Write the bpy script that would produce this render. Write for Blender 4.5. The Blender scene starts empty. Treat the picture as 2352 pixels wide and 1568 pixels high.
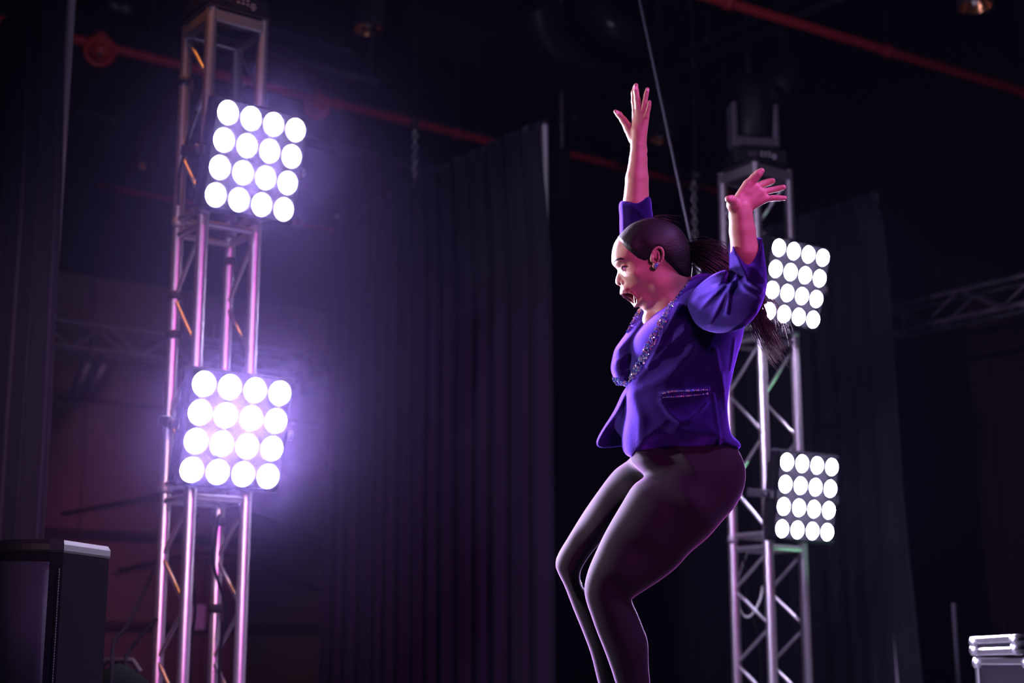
import bpy, math, random
import numpy as np
from mathutils import Vector, Matrix
random.seed(7); rng = np.random.default_rng(7)
S = bpy.context.scene
COL = S.collection

# ------------------------------------------------------------------ camera
FPX = 3480.0                                   # focal length in pixels of the 2352 x 1568 frame
PITCH = math.atan2(742, FPX)                   # looking slightly up
CAM = Vector((0, 0, 0.25))
CR = Vector((1, 0, 0)); CF = Vector((0, math.cos(PITCH), math.sin(PITCH))); CU = Vector((0, -math.sin(PITCH), math.cos(PITCH)))
cam = bpy.data.cameras.new('camera'); camo = bpy.data.objects.new('camera', cam); COL.objects.link(camo)
camo.location = CAM; camo.rotation_euler = (math.pi/2 + PITCH, 0, 0)
cam.sensor_width = 36; cam.lens = FPX/2352*36; cam.clip_end = 100; cam.clip_start = 0.05
cam.dof.use_dof = True; cam.dof.focus_distance = 3.98; cam.dof.aperture_fstop = 2.6
S.camera = camo
# ------------------------------------------------------------------ world: dark hall with a thin stage haze
w = bpy.data.worlds.new('world'); S.world = w; w.use_nodes = True
nt = w.node_tree; nt.nodes.clear()
out = nt.nodes.new('ShaderNodeOutputWorld'); bg = nt.nodes.new('ShaderNodeBackground')
bg.inputs['Color'].default_value = (0.05, 0.04, 0.10, 1); bg.inputs['Strength'].default_value = 0.05
nt.links.new(bg.outputs[0], out.inputs['Surface'])
vs = nt.nodes.new('ShaderNodeVolumeScatter'); vs.inputs['Density'].default_value = 0.00013
vs.inputs['Color'].default_value = (0.54, 0.46, 1, 1); vs.inputs['Anisotropy'].default_value = 0.25
nt.links.new(vs.outputs[0], out.inputs['Volume'])
S.view_settings.view_transform = 'Standard'; S.view_settings.look = 'None'; S.view_settings.gamma = 1
S.view_settings.exposure = 0.0; S.view_settings.use_curve_mapping = False
S.cycles.volume_bounces = 0; S.cycles.max_bounces = 4; S.cycles.diffuse_bounces = 2; S.cycles.glossy_bounces = 2
S.cycles.use_adaptive_sampling = True; S.cycles.adaptive_threshold = 0.03
S.cycles.sample_clamp_indirect = 3.0; S.cycles.use_light_tree = False
LENS_POWER = 1250.0

# ------------------------------------------------------------------ large lights: stage lights of the hall plus added fills, out of frame
def spot(name, loc, target, power, color, size=35, blend=0.5, radius=0.12):
    l = bpy.data.lights.new(name, 'SPOT'); l.energy = power; l.color = color; l.spot_size = math.radians(size)
    l.spot_blend = blend; l.shadow_soft_size = radius
    o = bpy.data.objects.new(name, l); COL.objects.link(o); o.location = loc
    o.rotation_euler = (Vector(target) - Vector(loc)).to_track_quat('-Z', 'Y').to_euler()
    return o
spot('stage_spot_side', (-4.2, 5.15, 1.8), (0.45, 4.0, 1.3), 1500, (0.95, 0.84, 1.0), 28, 0.4, 0.15)
spot('stage_wash_pink', (2.4, -1.6, 2.2), (0.5, 4.0, 1.3), 1080, (0.90, 0.13, 0.80), 24, 0.5, 0.35)
spot('sleeve_fill_violet', (2.9, 2.2, 4.2), (0.65, 3.9, 1.6), 850, (0.62, 0.25, 1.0), 26, 0.5, 0.25)  # added fill to brighten the near sleeve, not a known stage lamp
spot('tower_wash_violet', (-3.2, -1.5, 2.6), (-1.15, 6.0, 1.6), 230, (0.68, 0.50, 1.0), 26, 0.6, 0.15)
spot('tower_wash_lilac', (-2.6, -0.5, 3.0), (0.85, 8.0, 1.95), 360, (0.76, 0.54, 1.0), 20, 0.5, 0.15)
spot('wall_fill_warm', (-0.3, 0.5, 1.0), (-3.1, 14.0, 1.5), 420, (1.0, 0.52, 0.68), 24, 0.8, 0.3)  # added fill that stands in for the room light on the wall
spot('tower_accent_orange', (-1.50, 5.20, 5.5), (-1.15, 6.05, 1.4), 420, (1.0, 0.30, 0.03), 20, 0.6, 0.05)
spot('tower_accent_green', (1.95, 7.6, 0.12), (1.28, 7.85, 1.7), 60, (0.35, 1.0, 0.55), 40, 0.6, 0.04)
spot('ceiling_fill', (2.5, 0.5, 3.3), (-1.0, 10.5, 4.8), 230, (0.80, 0.66, 1.0), 46, 0.8, 0.3)  # added fill that lifts the dark ceiling pipes, no lamp known there

# ------------------------------------------------------------------ helpers
U = Vector((0.8039, 0.5948, 0)); W = Vector((-0.5948, 0.8039, 0)); Z = Vector((0, 0, 1))
def ray(x, y):
    return CR*((x-1176)/FPX) + CU*((784-y)/FPX) + CF
def at(x, y, Y):                                # point seen at pixel x, y at the horizontal distance Y
    d = ray(x, y); return CAM + d*(Y/d.y)
def ath(x, y, z):                               # point seen at pixel x, y at the height z
    d = ray(x, y); return CAM + d*((z-CAM.z)/d.z)

MATS = {}
def mat(name, color, rough=0.6, metal=0.0, spec=0.5, bump=0.0, bscale=60, vary=0.0, vscale=8, sheen=0.0, sheen_tint=(1,1,1), sheen_rough=0.4, emit=None, estr=0, sss=0.0, stretch=None, coat=0):
    m = bpy.data.materials.new(name); m.use_nodes = True; t = m.node_tree; b = t.nodes['Principled BSDF']
    b.inputs['Base Color'].default_value = (*color, 1); b.inputs['Roughness'].default_value = rough
    b.inputs['Metallic'].default_value = metal; b.inputs['Specular IOR Level'].default_value = spec
    if sheen: b.inputs['Sheen Weight'].default_value = sheen; b.inputs['Sheen Tint'].default_value = (*sheen_tint, 1); b.inputs['Sheen Roughness'].default_value = sheen_rough
    if emit: b.inputs['Emission Color'].default_value = (*emit, 1); b.inputs['Emission Strength'].default_value = estr
    if sss: b.inputs['Subsurface Weight'].default_value = sss; b.inputs['Subsurface Radius'].default_value = (0.02, 0.008, 0.004); b.inputs['Subsurface Scale'].default_value = 0.4
    if coat: b.inputs['Coat Weight'].default_value = coat
    if bump or vary:
        tc = t.nodes.new('ShaderNodeTexCoord'); mp = t.nodes.new('ShaderNodeMapping'); t.links.new(tc.outputs['Object'], mp.inputs[0])
        if stretch: mp.inputs['Scale'].default_value = stretch
        if vary:
            n = t.nodes.new('ShaderNodeTexNoise'); n.inputs['Scale'].default_value = vscale; n.inputs['Detail'].default_value = 4
            t.links.new(mp.outputs[0], n.inputs['Vector'])
            mr = t.nodes.new('ShaderNodeMapRange'); mr.inputs['To Min'].default_value = 1-vary; mr.inputs['To Max'].default_value = 1+vary
            t.links.new(n.outputs['Fac'], mr.inputs['Value'])
            mx = t.nodes.new('ShaderNodeMix'); mx.data_type = 'RGBA'; mx.blend_type = 'MULTIPLY'; mx.inputs['Factor'].default_value = 1
            mx.inputs['A'].default_value = (*color, 1); t.links.new(mr.outputs[0], mx.inputs['B']); t.links.new(mx.outputs['Result'], b.inputs['Base Color'])
        if bump:
            n = t.nodes.new('ShaderNodeTexNoise'); n.inputs['Scale'].default_value = bscale; n.inputs['Detail'].default_value = 3
            t.links.new(mp.outputs[0], n.inputs['Vector'])
            bp = t.nodes.new('ShaderNodeBump'); bp.inputs['Strength'].default_value = bump; bp.inputs['Distance'].default_value = 0.004
            t.links.new(n.outputs['Fac'], bp.inputs['Height']); t.links.new(bp.outputs[0], b.inputs['Normal'])
    MATS[name] = m; return m

class MB:                                       # collects shapes; build() links them as one mesh object
    def __init__(s): s.v = []; s.f = []; s.sm = []; s.mi = []; s.cur = 0
    def add(s, vs, fs, smooth=False):
        o = len(s.v); s.v += [tuple(v) for v in vs]; s.f += [tuple(i+o for i in f) for f in fs]
        s.sm += [smooth]*len(fs); s.mi += [s.cur]*len(fs); return s
    def box(s, c, sx, sy, sz, ax=None, ay=None, az=None, bev=0.0):
        c = Vector(c); ax = Vector(ax or (1,0,0)); ay = Vector(ay or (0,1,0)); az = Vector(az or (0,0,1))
        X, Y, Q = sx/2, sy/2, sz/2
        if bev <= 0:
            vs = [c+ax*(i*X)+ay*(j*Y)+az*(k*Q) for k in (-1,1) for j in (-1,1) for i in (-1,1)]
            return s.add(vs, [(0,2,3,1),(4,5,7,6),(0,1,5,4),(2,6,7,3),(0,4,6,2),(1,3,7,5)])
        b = min(bev, X*.9, Y*.9, Q*.9)
        prof = [(X-b,-Y),(X,-Y+b),(X,Y-b),(X-b,Y),(-X+b,Y),(-X,Y-b),(-X,-Y+b),(-X+b,-Y)]
        inn = [(max(-X+b,min(X-b,x)), max(-Y+b,min(Y-b,y))) for x, y in prof]
        vs = []
        for z, pr in ((-Q, inn), (-Q+b, prof), (Q-b, prof), (Q, inn)):
            vs += [c+ax*x+ay*y+az*z for x, y in pr]
        fs = [tuple(range(7,-1,-1)), tuple(range(24,32))]
        for r in range(3):
            fs += [(r*8+i, r*8+(i+1)%8, r*8+8+(i+1)%8, r*8+8+i) for i in range(8)]
        return s.add(vs, fs)
    def tube(s, pts, r, n=10, caps=True, smooth=True, closed=False):
        pts = [Vector(p) for p in pts]; m = len(pts)
        rs = r if hasattr(r, '__len__') else [r]*m
        ref = None; rings = []
        for i, p in enumerate(pts):
            if closed: t = pts[(i+1)%m]-pts[i-1]
            else: t = pts[min(i+1,m-1)]-pts[max(i-1,0)]
            if t.length < 1e-9: t = Vector((0,0,1))
            t.normalize()
            if ref is None:
                ref = t.orthogonal().normalized()
            ref = (ref - t*ref.dot(t))
            if ref.length < 1e-6: ref = t.orthogonal()
            ref.normalize(); b = t.cross(ref)
            rings.append([p+ref*(rs[i]*math.cos(2*math.pi*k/n))+b*(rs[i]*math.sin(2*math.pi*k/n)) for k in range(n)])
        vs = [v for R in rings for v in R]; fs = []
        for i in range(m if closed else m-1):
            j = (i+1) % m
            fs += [(i*n+k, i*n+(k+1)%n, j*n+(k+1)%n, j*n+k) for k in range(n)]
        s.add(vs, fs, smooth)
        if caps and not closed:
            s.add(rings[0], [tuple(range(n-1,-1,-1))]); s.add(rings[-1], [tuple(range(n))])
        return s
    def lathe(s, c, axis, prof, n=20, smooth=True):     # prof: (radius, height) pairs
        c = Vector(c); a = Vector(axis).normalized(); e = a.orthogonal().normalized(); g = a.cross(e)
        vs = [c+a*h+(e*math.cos(2*math.pi*k/n)+g*math.sin(2*math.pi*k/n))*max(r,1e-4) for r, h in prof for k in range(n)]
        fs = [(i*n+k, i*n+(k+1)%n, (i+1)*n+(k+1)%n, (i+1)*n+k) for i in range(len(prof)-1) for k in range(n)]
        return s.add(vs, fs, smooth)
    def build(s, name, m, parent=None, local=None):
        me = bpy.data.meshes.new(name)
        vs = s.v
        if local is not None: vs = [tuple(Vector(v)-Vector(local)) for v in s.v]
        me.from_pydata(vs, [], s.f)
        for mm in (m if isinstance(m, (list, tuple)) else [m]): me.materials.append(mm)
        me.polygons.foreach_set('use_smooth', s.sm); me.polygons.foreach_set('material_index', s.mi); me.update()
        return link(name, me, parent, local)
def link(name, me, parent=None, local=None):
    o = bpy.data.objects.new(name, me); COL.objects.link(o)
    if local is not None and parent is None: o.location = local
    if parent is not None:
        o.parent = parent
        if parent.location.length > 0 or parent.rotation_euler.to_matrix() != Matrix.Identity(3):
            o.matrix_parent_inverse = Matrix.LocRotScale(parent.location, parent.rotation_euler, None).inverted()
    return o
def tag(o, label=None, cat=None, group=None, kind=None):
    if label: o['label'] = label
    if cat: o['category'] = cat
    if group: o['group'] = group
    if kind: o['kind'] = kind
    return o
def thing(name, label, cat, loc=(0,0,0), group=None):
    o = bpy.data.objects.new(name, None); COL.objects.link(o); o.location = loc; o.empty_display_size = 0.1
    return tag(o, label, cat, group)

mat('floor_black', (0.02,0.02,0.022), 0.35, vary=0.3, bump=0.1)
mat('black_paint', (0.012,0.011,0.016), 0.8, vary=0.3)
mat('wall_fabric', (0.20,0.13,0.12), 0.85, vary=0.25, vscale=6, bump=0.4, bscale=30)
mat('wall_brown', (0.165,0.112,0.108), 0.8, vary=0.15, vscale=2)
mat('rail_dark', (0.03,0.025,0.035), 0.5)
mat('alu', (0.62,0.58,0.62), 0.33, 0.9, vary=0.12, vscale=30, bump=0.1, bscale=120)
mat('alu_dull', (0.40,0.37,0.42), 0.5, 0.7, vary=0.2, vscale=20)
mat('alu_pole', (0.72,0.68,0.74), 0.42, 0.35)
mat('steel', (0.75,0.75,0.78), 0.25, 1.0)
mat('black_plastic', (0.008,0.0075,0.010), 0.5, spec=0.2, bump=0.08, bscale=200)
mat('black_cloth', (0.0115,0.0135,0.024), 0.9, vary=0.2, vscale=40, sheen=0.25, sheen_tint=(0.6,0.5,0.9), stretch=(1,1,0.15))
mat('red_paint', (0.5,0.03,0.035), 0.45)
mat('bell_red', (0.55,0.04,0.02), 0.4)
mat('dark_metal', (0.05,0.048,0.06), 0.5, 0.6)
mat('grey_pipe', (0.16,0.15,0.19), 0.45, 0.5)
mat('reflector', (0.55,0.24,0.10), 0.25, 0.9)
mat('bulb', (0.85,0.83,0.80), 0.1, 0.0)
mat('paper', (0.75,0.72,0.78), 0.8)
mat('tolex', (0.008,0.0075,0.010), 1.0, spec=0.02)
mat('lens', (0.9,0.9,0.9), 0.3, emit=(0.74,0.62,1.0), estr=LENS_POWER)
mat('lens_rim', (0.008,0.008,0.01), 0.8, spec=0.1)
mat('cable', (0.006,0.006,0.008), 0.8, spec=0.1)
mat('white_cable', (0.55,0.58,0.55), 0.5)
mat('tape', (0.008,0.008,0.01), 0.7)
mat('sandbag', (0.004,0.008,0.005), 0.95, spec=0.05, bump=0.4, bscale=80)
mat('grille', (0.025,0.025,0.032), 0.6, 0.3, bump=0.5, bscale=500)
mat('print_grey', (0.35,0.34,0.40), 0.6)

# ------------------------------------------------------------------ the room
WA = Vector((-2.96, 14.0, 0))                              # a point of the left wall; it runs along U
WC = WA + U*3.83                                           # the corner; the right wall runs back towards -W
HT = 6.2
m = MB(); m.box((1.0, 8.0, -0.1), 22, 26, 0.2); tag(m.build('floor', MATS['floor_black']), kind='structure')
m = MB(); m.box((1.0, 8.0, HT+0.1), 22, 26, 0.2); tag(m.build('ceiling', MATS['black_paint']), kind='structure')
wl = WA + U*(-3.2); LL = 14.3
m = MB(); m.box(wl + W*0.12 + Z*(HT/2), LL, 0.2, HT, U, W, Z); wall_left = tag(m.build('wall_left', MATS['black_paint']), kind='structure')
m = MB(); m.box(WC - W*7.0 + U*0.12 + Z*(HT/2), 0.2, 14.3, HT, U, W, Z); wall_right = tag(m.build('wall_right', MATS['black_paint']), kind='structure')
# cladding of the left wall: plain brown boards below, patterned fabric panels above
bm1 = None
for k in range(9):
    c = WC - U*(0.62 + k*1.22)
    p = MB(); p.box(c + W*0.0 + Z*1.28, 1.21, 0.04, 2.55, U, W, Z, 0.006); p.build('wall_board', MATS['wall_brown'], wall_left)
    p = MB(); p.box(c + W*0.0 + Z*3.14, 1.21, 0.05, 1.14, U, W, Z, 0.01); p.build('fabric_panel', MATS['wall_fabric'], wall_left)
for k, z in enumerate((1.35, 0.56)):
    p = MB(); a = WC - U*11 - W*0.06 + Z*z; b = WC - W*0.06 + Z*z
    p.box((a+b)/2, 11, 0.05, 0.055, U, W, Z); p.box((a+b)/2 + Z*0.05, 11, 0.03, 0.02, U, W, Z)
    tag(p.build('trim_%d' % (k+1), MATS['rail_dark']), kind='structure')
# lower cladding of the right wall
for k in range(8):
    c = WC - W*(0.75 + k*1.5) - U*0.0
    p = MB(); p.box(c + Z*1.72, 0.04, 1.48, 3.4, U, W, Z, 0.006); p.build('wall_board', MATS['dark_board'] if 'dark_board' in MATS else mat('dark_board', (0.045,0.03,0.035), 0.8, vary=0.2, vscale=2), wall_right)
o = MB(); c = at(449, 1417, 13.75) - W*0.03
o.box(c, 0.16, 0.004, 0.22, U, W, Z); tag(o.build('paper_notice', MATS['paper']), 'small white paper sheet pinned to the brown wall behind the truss tower', 'notice')

# ------------------------------------------------------------------ lighting truss towers
def chord(parent, a, b, r=0.025):
    p = MB(); p.tube([a, b], r, 14); return p.build('chord', MATS['alu'], parent)
def tower(name, label, base, c, zs, patterns, top_plate=True):
    t = thing(name, label, 'truss tower', base)
    base = Vector(base); FL = base.copy(); FR = base + U*c; BL = base + W*c; BR = base + U*c + W*c
    for z0, z1, pat in zip(zs[:-1], zs[1:], patterns):
        z0 += 0.004; z1 -= 0.004
        for q in (FL, FR, BL, BR):
            chord(t, q + Z*z0, q + Z*z1)
        for z in (z0 + 0.03, z1 - 0.03):                      # end frames
            for a, b in ((FL, FR), (BL, BR), (FL, BL), (FR, BR)):
                p = MB(); p.tube([a + Z*z, b + Z*z], 0.016, 8); p.build('crossbar', MATS['alu'], t)
        n = len(pat); za, zb = z1 - 0.05, z0 + 0.05
        for i, ch in enumerate(pat):
            h0 = za + (zb-za)*i/n; h1 = za + (zb-za)*(i+1)/n
            for f, b in ((FL, BL), (FR, BR)):
                a1, b1 = (f, b) if ch == '/' else (b, f)
                p = MB(); p.tube([a1 + Z*h0, b1 + Z*h1], 0.0095, 8); p.build('brace', MATS['alu'], t)
        for q in (FL, FR, BL, BR):                            # conical couplers at the joints
            p = MB(); p.lathe(q + Z*(z0-0.004), Z, [(0.0,0),(0.024,0),(0.029,0.01),(0.029,0.03),(0.025,0.04)], 12); p.build('coupler', MATS['alu_dull'], t)
    p = MB(); p.box(base + (U+W)*(c/2) + Z*0.006, 0.6, 0.6, 0.012, U, W, Z, 0.003); p.build('base_plate', MATS['dark_metal'], t)
    z = zs[-1]
    for a, b in ((FL, FR), (BL, BR), (FL, BL), (FR, BR)):
        d = (b-a).normalized(); nrm = Vector((d.y, -d.x, 0))
        p = MB(); p.box((a+b)/2 + Z*(z-0.035), c+0.03, 0.045, 0.055, d, nrm, Z, 0.005); p.build('top_rail', MATS['alu'], t)
    p = MB(); p.box(base + (U+W)*(c/2) + Z*(z+0.004), c+0.05, c+0.05, 0.008, U, W, Z); p.build('top_plate', MATS['dark_metal'], t)
    return t
LB = at(457, 700, 5.97); LB = Vector((LB.x, LB.y, 0))
RB = at(1756, 1000, 7.7); RB = Vector((RB.x, RB.y, 0))
def zat(x, y, Y): return at(x, y, Y).z
zL = [0.0125, zat(457,1120,5.97), zat(457,493,5.97), zat(470,17,5.97)]
zR = [0.0125, zat(1770,1240,7.7), zat(1750,760,7.7), zat(1732,372,7.7)]
tower('truss_tower', 'aluminium box truss tower with two blinder panels beside the brown wall, nearer the loudspeaker', LB, 0.24, zL, ['/\\/\\', '/\\/\\', '\\/\\'])
tower('truss_tower', 'aluminium box truss tower standing behind the performer', RB, 0.25, zR, ['/\\/\\', '/\\/\\', '/\\/\\'])

# ------------------------------------------------------------------ blinder panels: 16 lamps each
def panel(label, loc, yaw, pitch, roll, lr):
    loc = Vector(loc)
    t = thing('blinder_panel', label, 'stage light', loc, 'square sixteen lamp blinder panels')
    Rm = (Matrix.Rotation(yaw,3,'Z') @ Matrix.Rotation(pitch,3,'X') @ Matrix.Rotation(roll,3,'Y'))
    ax, ay, az = Rm @ Vector((1,0,0)), Rm @ Vector((0,1,0)), Rm @ Vector((0,0,1))
    def L(x, y, z): return loc + ax*x + ay*y + az*z
    p = MB(); p.box(L(0,0.045,0), 0.455, 0.07, 0.455, ax, ay, az, 0.012); p.box(L(0,0.095,0), 0.36, 0.05, 0.36, ax, ay, az, 0.015)
    p.build('housing', MATS['tolex'], t)
    for k in range(9):
        p = MB(); p.box(L(-0.16+0.04*k, 0.13, 0), 0.006, 0.03, 0.32, ax, ay, az); p.build('cooling_fin', MATS['black_plastic'], t)
    lens_me = rim_me = None
    for i in range(4):
        for j in range(4):
            c = L(-0.165+0.11*i, 0, 0.165-0.11*j)
            p = MB(); p.lathe(c + ay*0.012, -ay, [(lr,-0.004),(lr,0.002),(lr*0.91,0.008),(lr*0.7,0.013),(lr*0.42,0.016),(0.0,0.017)], 24); p.build('lamp_lens', MATS['lens'], t)
            p = MB(); p.lathe(c + ay*0.012, -ay, [(lr+0.001,0.0),(lr+0.001,0.006),(lr+0.0065,0.006),(lr+0.0065,0.0)], 24); p.build('lens_rim', MATS['lens_rim'], t)
    y = MB()
    for s in (-1, 1):
        y.box(L(s*0.24, 0.10, 0), 0.008, 0.17, 0.04, ax, ay, az, 0.002)
        y.lathe(L(s*0.244, 0.05, 0), ax*s, [(0.0,0.0),(0.02,0.0),(0.022,0.02),(0.0,0.022)], 10)
    y.box(L(0, 0.186, 0), 0.488, 0.008, 0.04, ax, ay, az, 0.002); y.build('yoke', MATS['dark_metal'], t)
    q = MB(); q.lathe(L(0,0.186,0)-Z*0.05, Z, [(0,0),(0.012,0),(0.012,0.1),(0,0.1)], 10)
    q.box(L(0,0.20,0), 0.05, 0.05, 0.05, U, W, Z, 0.008); q.build('clamp', MATS['steel'], t)
    return t
D2R = math.radians
panel('blinder panel high on the truss tower near the brown wall', (-1.026, 5.824, 2.232), D2R(45), D2R(14), D2R(-2), 0.0445)  # lenses on this tower drawn larger to include their bloom
panel('blinder panel with the widest glow, lower on the truss tower near the brown wall', (-1.062, 5.806, 1.134), D2R(38.5), D2R(12.5), 0, 0.0455)
panel('blinder panel lit beside the ponytail and raised elbow', (1.486, 7.655, 2.187), D2R(36.5), D2R(15), 0, 0.0385)
panel('blinder panel lit beside the hip of the performer', (1.486, 7.590, 1.069), D2R(37), D2R(8.5), 0, 0.0385)

# ------------------------------------------------------------------ added haze patches standing in for lens bloom round the panel tower
def haze(label, c, rx, ry, rz, dens):
    m = bpy.data.materials.new('haze'); m.use_nodes = True; t = m.node_tree; t.nodes.clear()
    o = t.nodes.new('ShaderNodeOutputMaterial'); v = t.nodes.new('ShaderNodeVolumeScatter'); v.inputs['Color'].default_value = (0.55,0.42,1,1); v.inputs['Anisotropy'].default_value = 0.2
    tc = t.nodes.new('ShaderNodeTexCoord'); g = t.nodes.new('ShaderNodeTexGradient'); g.gradient_type = 'QUADRATIC_SPHERE'; mu = t.nodes.new('ShaderNodeMath'); mu.operation = 'MULTIPLY'; mu.inputs[1].default_value = dens
    t.links.new(tc.outputs['Object'], g.inputs[0]); t.links.new(g.outputs['Fac'], mu.inputs[0]); t.links.new(mu.outputs[0], v.inputs['Density']); t.links.new(v.outputs[0], o.inputs['Volume'])
    b = MB(); b.lathe((0,0,0), Z, [(math.sin(a), -math.cos(a)) for a in np.linspace(0, math.pi, 9)], 16); ob = b.build('bloom_haze', m)
    ob.location = c; ob.scale = (rx, ry, rz); tag(ob, label, 'haze', kind='stuff')
haze('broad violet haze added as bloom round the panel tower', (-1.14, 5.50, 1.45), 1.25, 1.15, 1.7, 0.0090)
haze('dense haze added as bloom round the lower panel of the tower near the wall', (-1.12, 5.66, 1.12), 0.66, 0.6, 0.62, 0.036)
haze('haze added as bloom round the upper panel of the tower near the wall', (-1.06, 5.68, 2.22), 0.55, 0.5, 0.55, 0.014)

# ------------------------------------------------------------------ moving heads on top of the towers
def moving_head(label, base, yaw, head_tilt):
    base = Vector(base); t = thing('moving_head_light', label, 'stage light', base, 'moving heads on the truss towers')
    M3 = Matrix.Rotation(yaw, 3, 'Z'); ax, ay = M3 @ Vector((1,0,0)), M3 @ Vector((0,1,0))
    p = MB(); p.box(base + Z*0.05, 0.30, 0.24, 0.085, ax, ay, Z, 0.012); p.box(base+Z*0.10, 0.22, 0.2, 0.02, ax, ay, Z, 0.005); b = p.build('base', MATS['black_plastic'], t)
    p = MB(); p.box(base + Z*0.055 - ay*0.121 - ax*0.05, 0.05, 0.003, 0.03, ax, ay, Z); p.build('display', MATS['rail_dark'], b)
    p = MB()
    for i in range(2):
        for j in range(3): p.box(base + Z*(0.065-0.018*i) - ay*0.121 + ax*(0.0+0.022*j), 0.012, 0.003, 0.007, ax, ay, Z)
    for k, wd in enumerate((0.014, 0.03, 0.02)): p.box(base + Z*0.03 - ay*0.121 + ax*(0.07+0.0*k) + Z*0.012*k, wd, 0.003, 0.006, ax, ay, Z)
    p.build('button_print', MATS['print_grey'], b)
    y = MB(); y.box(base + Z*0.15, 0.24, 0.11, 0.07, ax, ay, Z, 0.015)
    for s in (-1, 1): y.box(base + ax*(s*0.118) + Z*0.25, 0.035, 0.11, 0.26, ax, ay, Z, 0.012)
    y.build('yoke', mat('mh_grey', (0.06,0.055,0.075), 0.5) if 'mh_grey' not in MATS else MATS['mh_grey'], t)
    hd = (Matrix.Rotation(head_tilt, 3, ax) @ Z)
    c = base + Z*0.33
    h = MB(); h.lathe(c - hd*0.16, hd, [(0,0),(0.06,0),(0.085,0.03),(0.095,0.12),(0.095,0.22),(0.085,0.30),(0.075,0.31),(0.07,0.305),(0.0,0.30)], 20); ho = h.build('head', MATS['black_plastic'], t)
    h = MB(); h.lathe(c + hd*0.146, hd, [(0.066,0),(0.05,0.012),(0.0,0.018)], 20); h.build('front_lens', mat('dark_glass', (0.05,0.05,0.07), 0.05, coat=1) if 'dark_glass' not in MATS else MATS['dark_glass'], ho)
moving_head('black moving head on the tower near the brown wall, only its base in view', LB + (U+W)*0.12 + Z*(zL[-1]+0.009), D2R(36.5), 0.3)
moving_head('black moving head light upright on the truss tower behind the performer', RB + (U+W)*0.125 + Z*(zR[-1]+0.009), D2R(10), 0.05)
# ------------------------------------------------------------------ pipe and drape wings
def wing(label_c, label_s, near, ztop, length, edge, seed, amp=0.035, wl=0.16):
    near = Vector((near.x, near.y, 0)); rnd = random.Random(seed)
    t = thing('drape_stand', label_s, 'curtain stand', near, 'upright drape stands')
    p = MB(); p.tube([near + Z*0.012, near + Z*(ztop+0.04)], 0.021, 14); p.build('upright_pole', MATS['alu_pole'], t)
    p = MB(); p.lathe(near + Z*(ztop+0.04), Z, [(0.0215,-0.03),(0.024,-0.03),(0.024,0.0),(0.0,0.006)], 12); p.build('pole_cap', MATS['dark_metal'], t)
    far = near + W*length
    p = MB(); p.tube([far + Z*0.012, far + Z*(ztop+0.04)], 0.021, 12); p.build('upright_pole', MATS['alu_pole'], t)
    p = MB(); p.tube([near + Z*(ztop-0.02), far + Z*(ztop-0.02)], 0.016, 10); p.build('crossbar', MATS['dark_metal'], t)
    for q in (near, far):
        p = MB(); p.box(q + Z*0.006, 0.45, 0.45, 0.012, U, W, Z, 0.003); p.build('base_plate', MATS['dark_metal'], t)
    nu = int(length/0.011); nz = 40; vs = []; fs = []
    ph = [rnd.uniform(0, 6.28) for _ in range(6)]
    jit = np.cumsum([rnd.uniform(0.75, 1.3) for _ in range(nu+1)]); jit = jit/jit[-1]*length
    for k in range(nz+1):
        v = k/nz; z = 0.02 + (ztop+0.01-0.02)*(1-v)
        t0 = edge(z)
        for i in range(nu+1):
            u = jit[i]; s = t0 + (length-0.02-t0)*(u/length)
            a = amp*(0.45+0.75*min(1, v*1.6))
            q = 2*math.pi*u/wl + 0.9*math.sin(u*3.1+ph[0]) + 0.5*math.sin(1.3*v+ph[1]+u)
            d = a*math.sin(q) + 0.35*a*math.sin(2.3*q+ph[2]) + 0.03*math.sin(1.7*u+ph[3]+0.8*v)
            vs.append(near + W*s + U*(-0.055 + d*0.8) + Z*z)
    for k in range(nz):
        for i in range(nu):
            a = k*(nu+1)+i; fs.append((a, a+1, a+nu+2, a+nu+1))
    m = MB(); m.add(vs, fs, True); o = m.build('stage_curtain', MATS['black_cloth'])
    md = o.modifiers.new('thick', 'SOLIDIFY'); md.thickness = 0.004
    tag(o, label_c, 'curtain', 'black pleated wing curtains')
def lerp_edge(pts):
    zs = [p[0] for p in pts]; es = [p[1] for p in pts]
    return lambda z: float(np.interp(z, zs, es))
CN = at(1250, 284, 8.2); wing('wide black pleated curtain hanging between the lit wall and the performer', 'silver drape pole at the edge of the wide centre curtain',
     CN, CN.z-0.02, 2.35, lerp_edge([(0,-0.16),(1.6,-0.15),(2.45,-0.14),(2.62,-0.12),(3.25,-0.04)]), 3)
RN = at(2008, 444, 9.4); wing('black curtain behind the tower at the dark side of the stage, hem flaring out', 'silver drape pole at the curtain behind the far tower, only its tip showing',
     RN, RN.z-0.02, 2.4, lerp_edge([(0,-0.24),(1.2,-0.17),(2.4,-0.155),(3.0,-0.13),(3.30,-0.045)]), 5)
LN = at(161, 30, 6.15); wing('dark curtain along the picture edge above the loudspeaker', 'silver drape pole at the curtain above the loudspeaker',
     LN, 3.25, 2.6, lerp_edge([(0,-0.19),(1.0,-0.21),(2.2,-0.19),(2.6,-0.15),(3.3,-0.06)]), 9, 0.03, 0.22)

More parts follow.
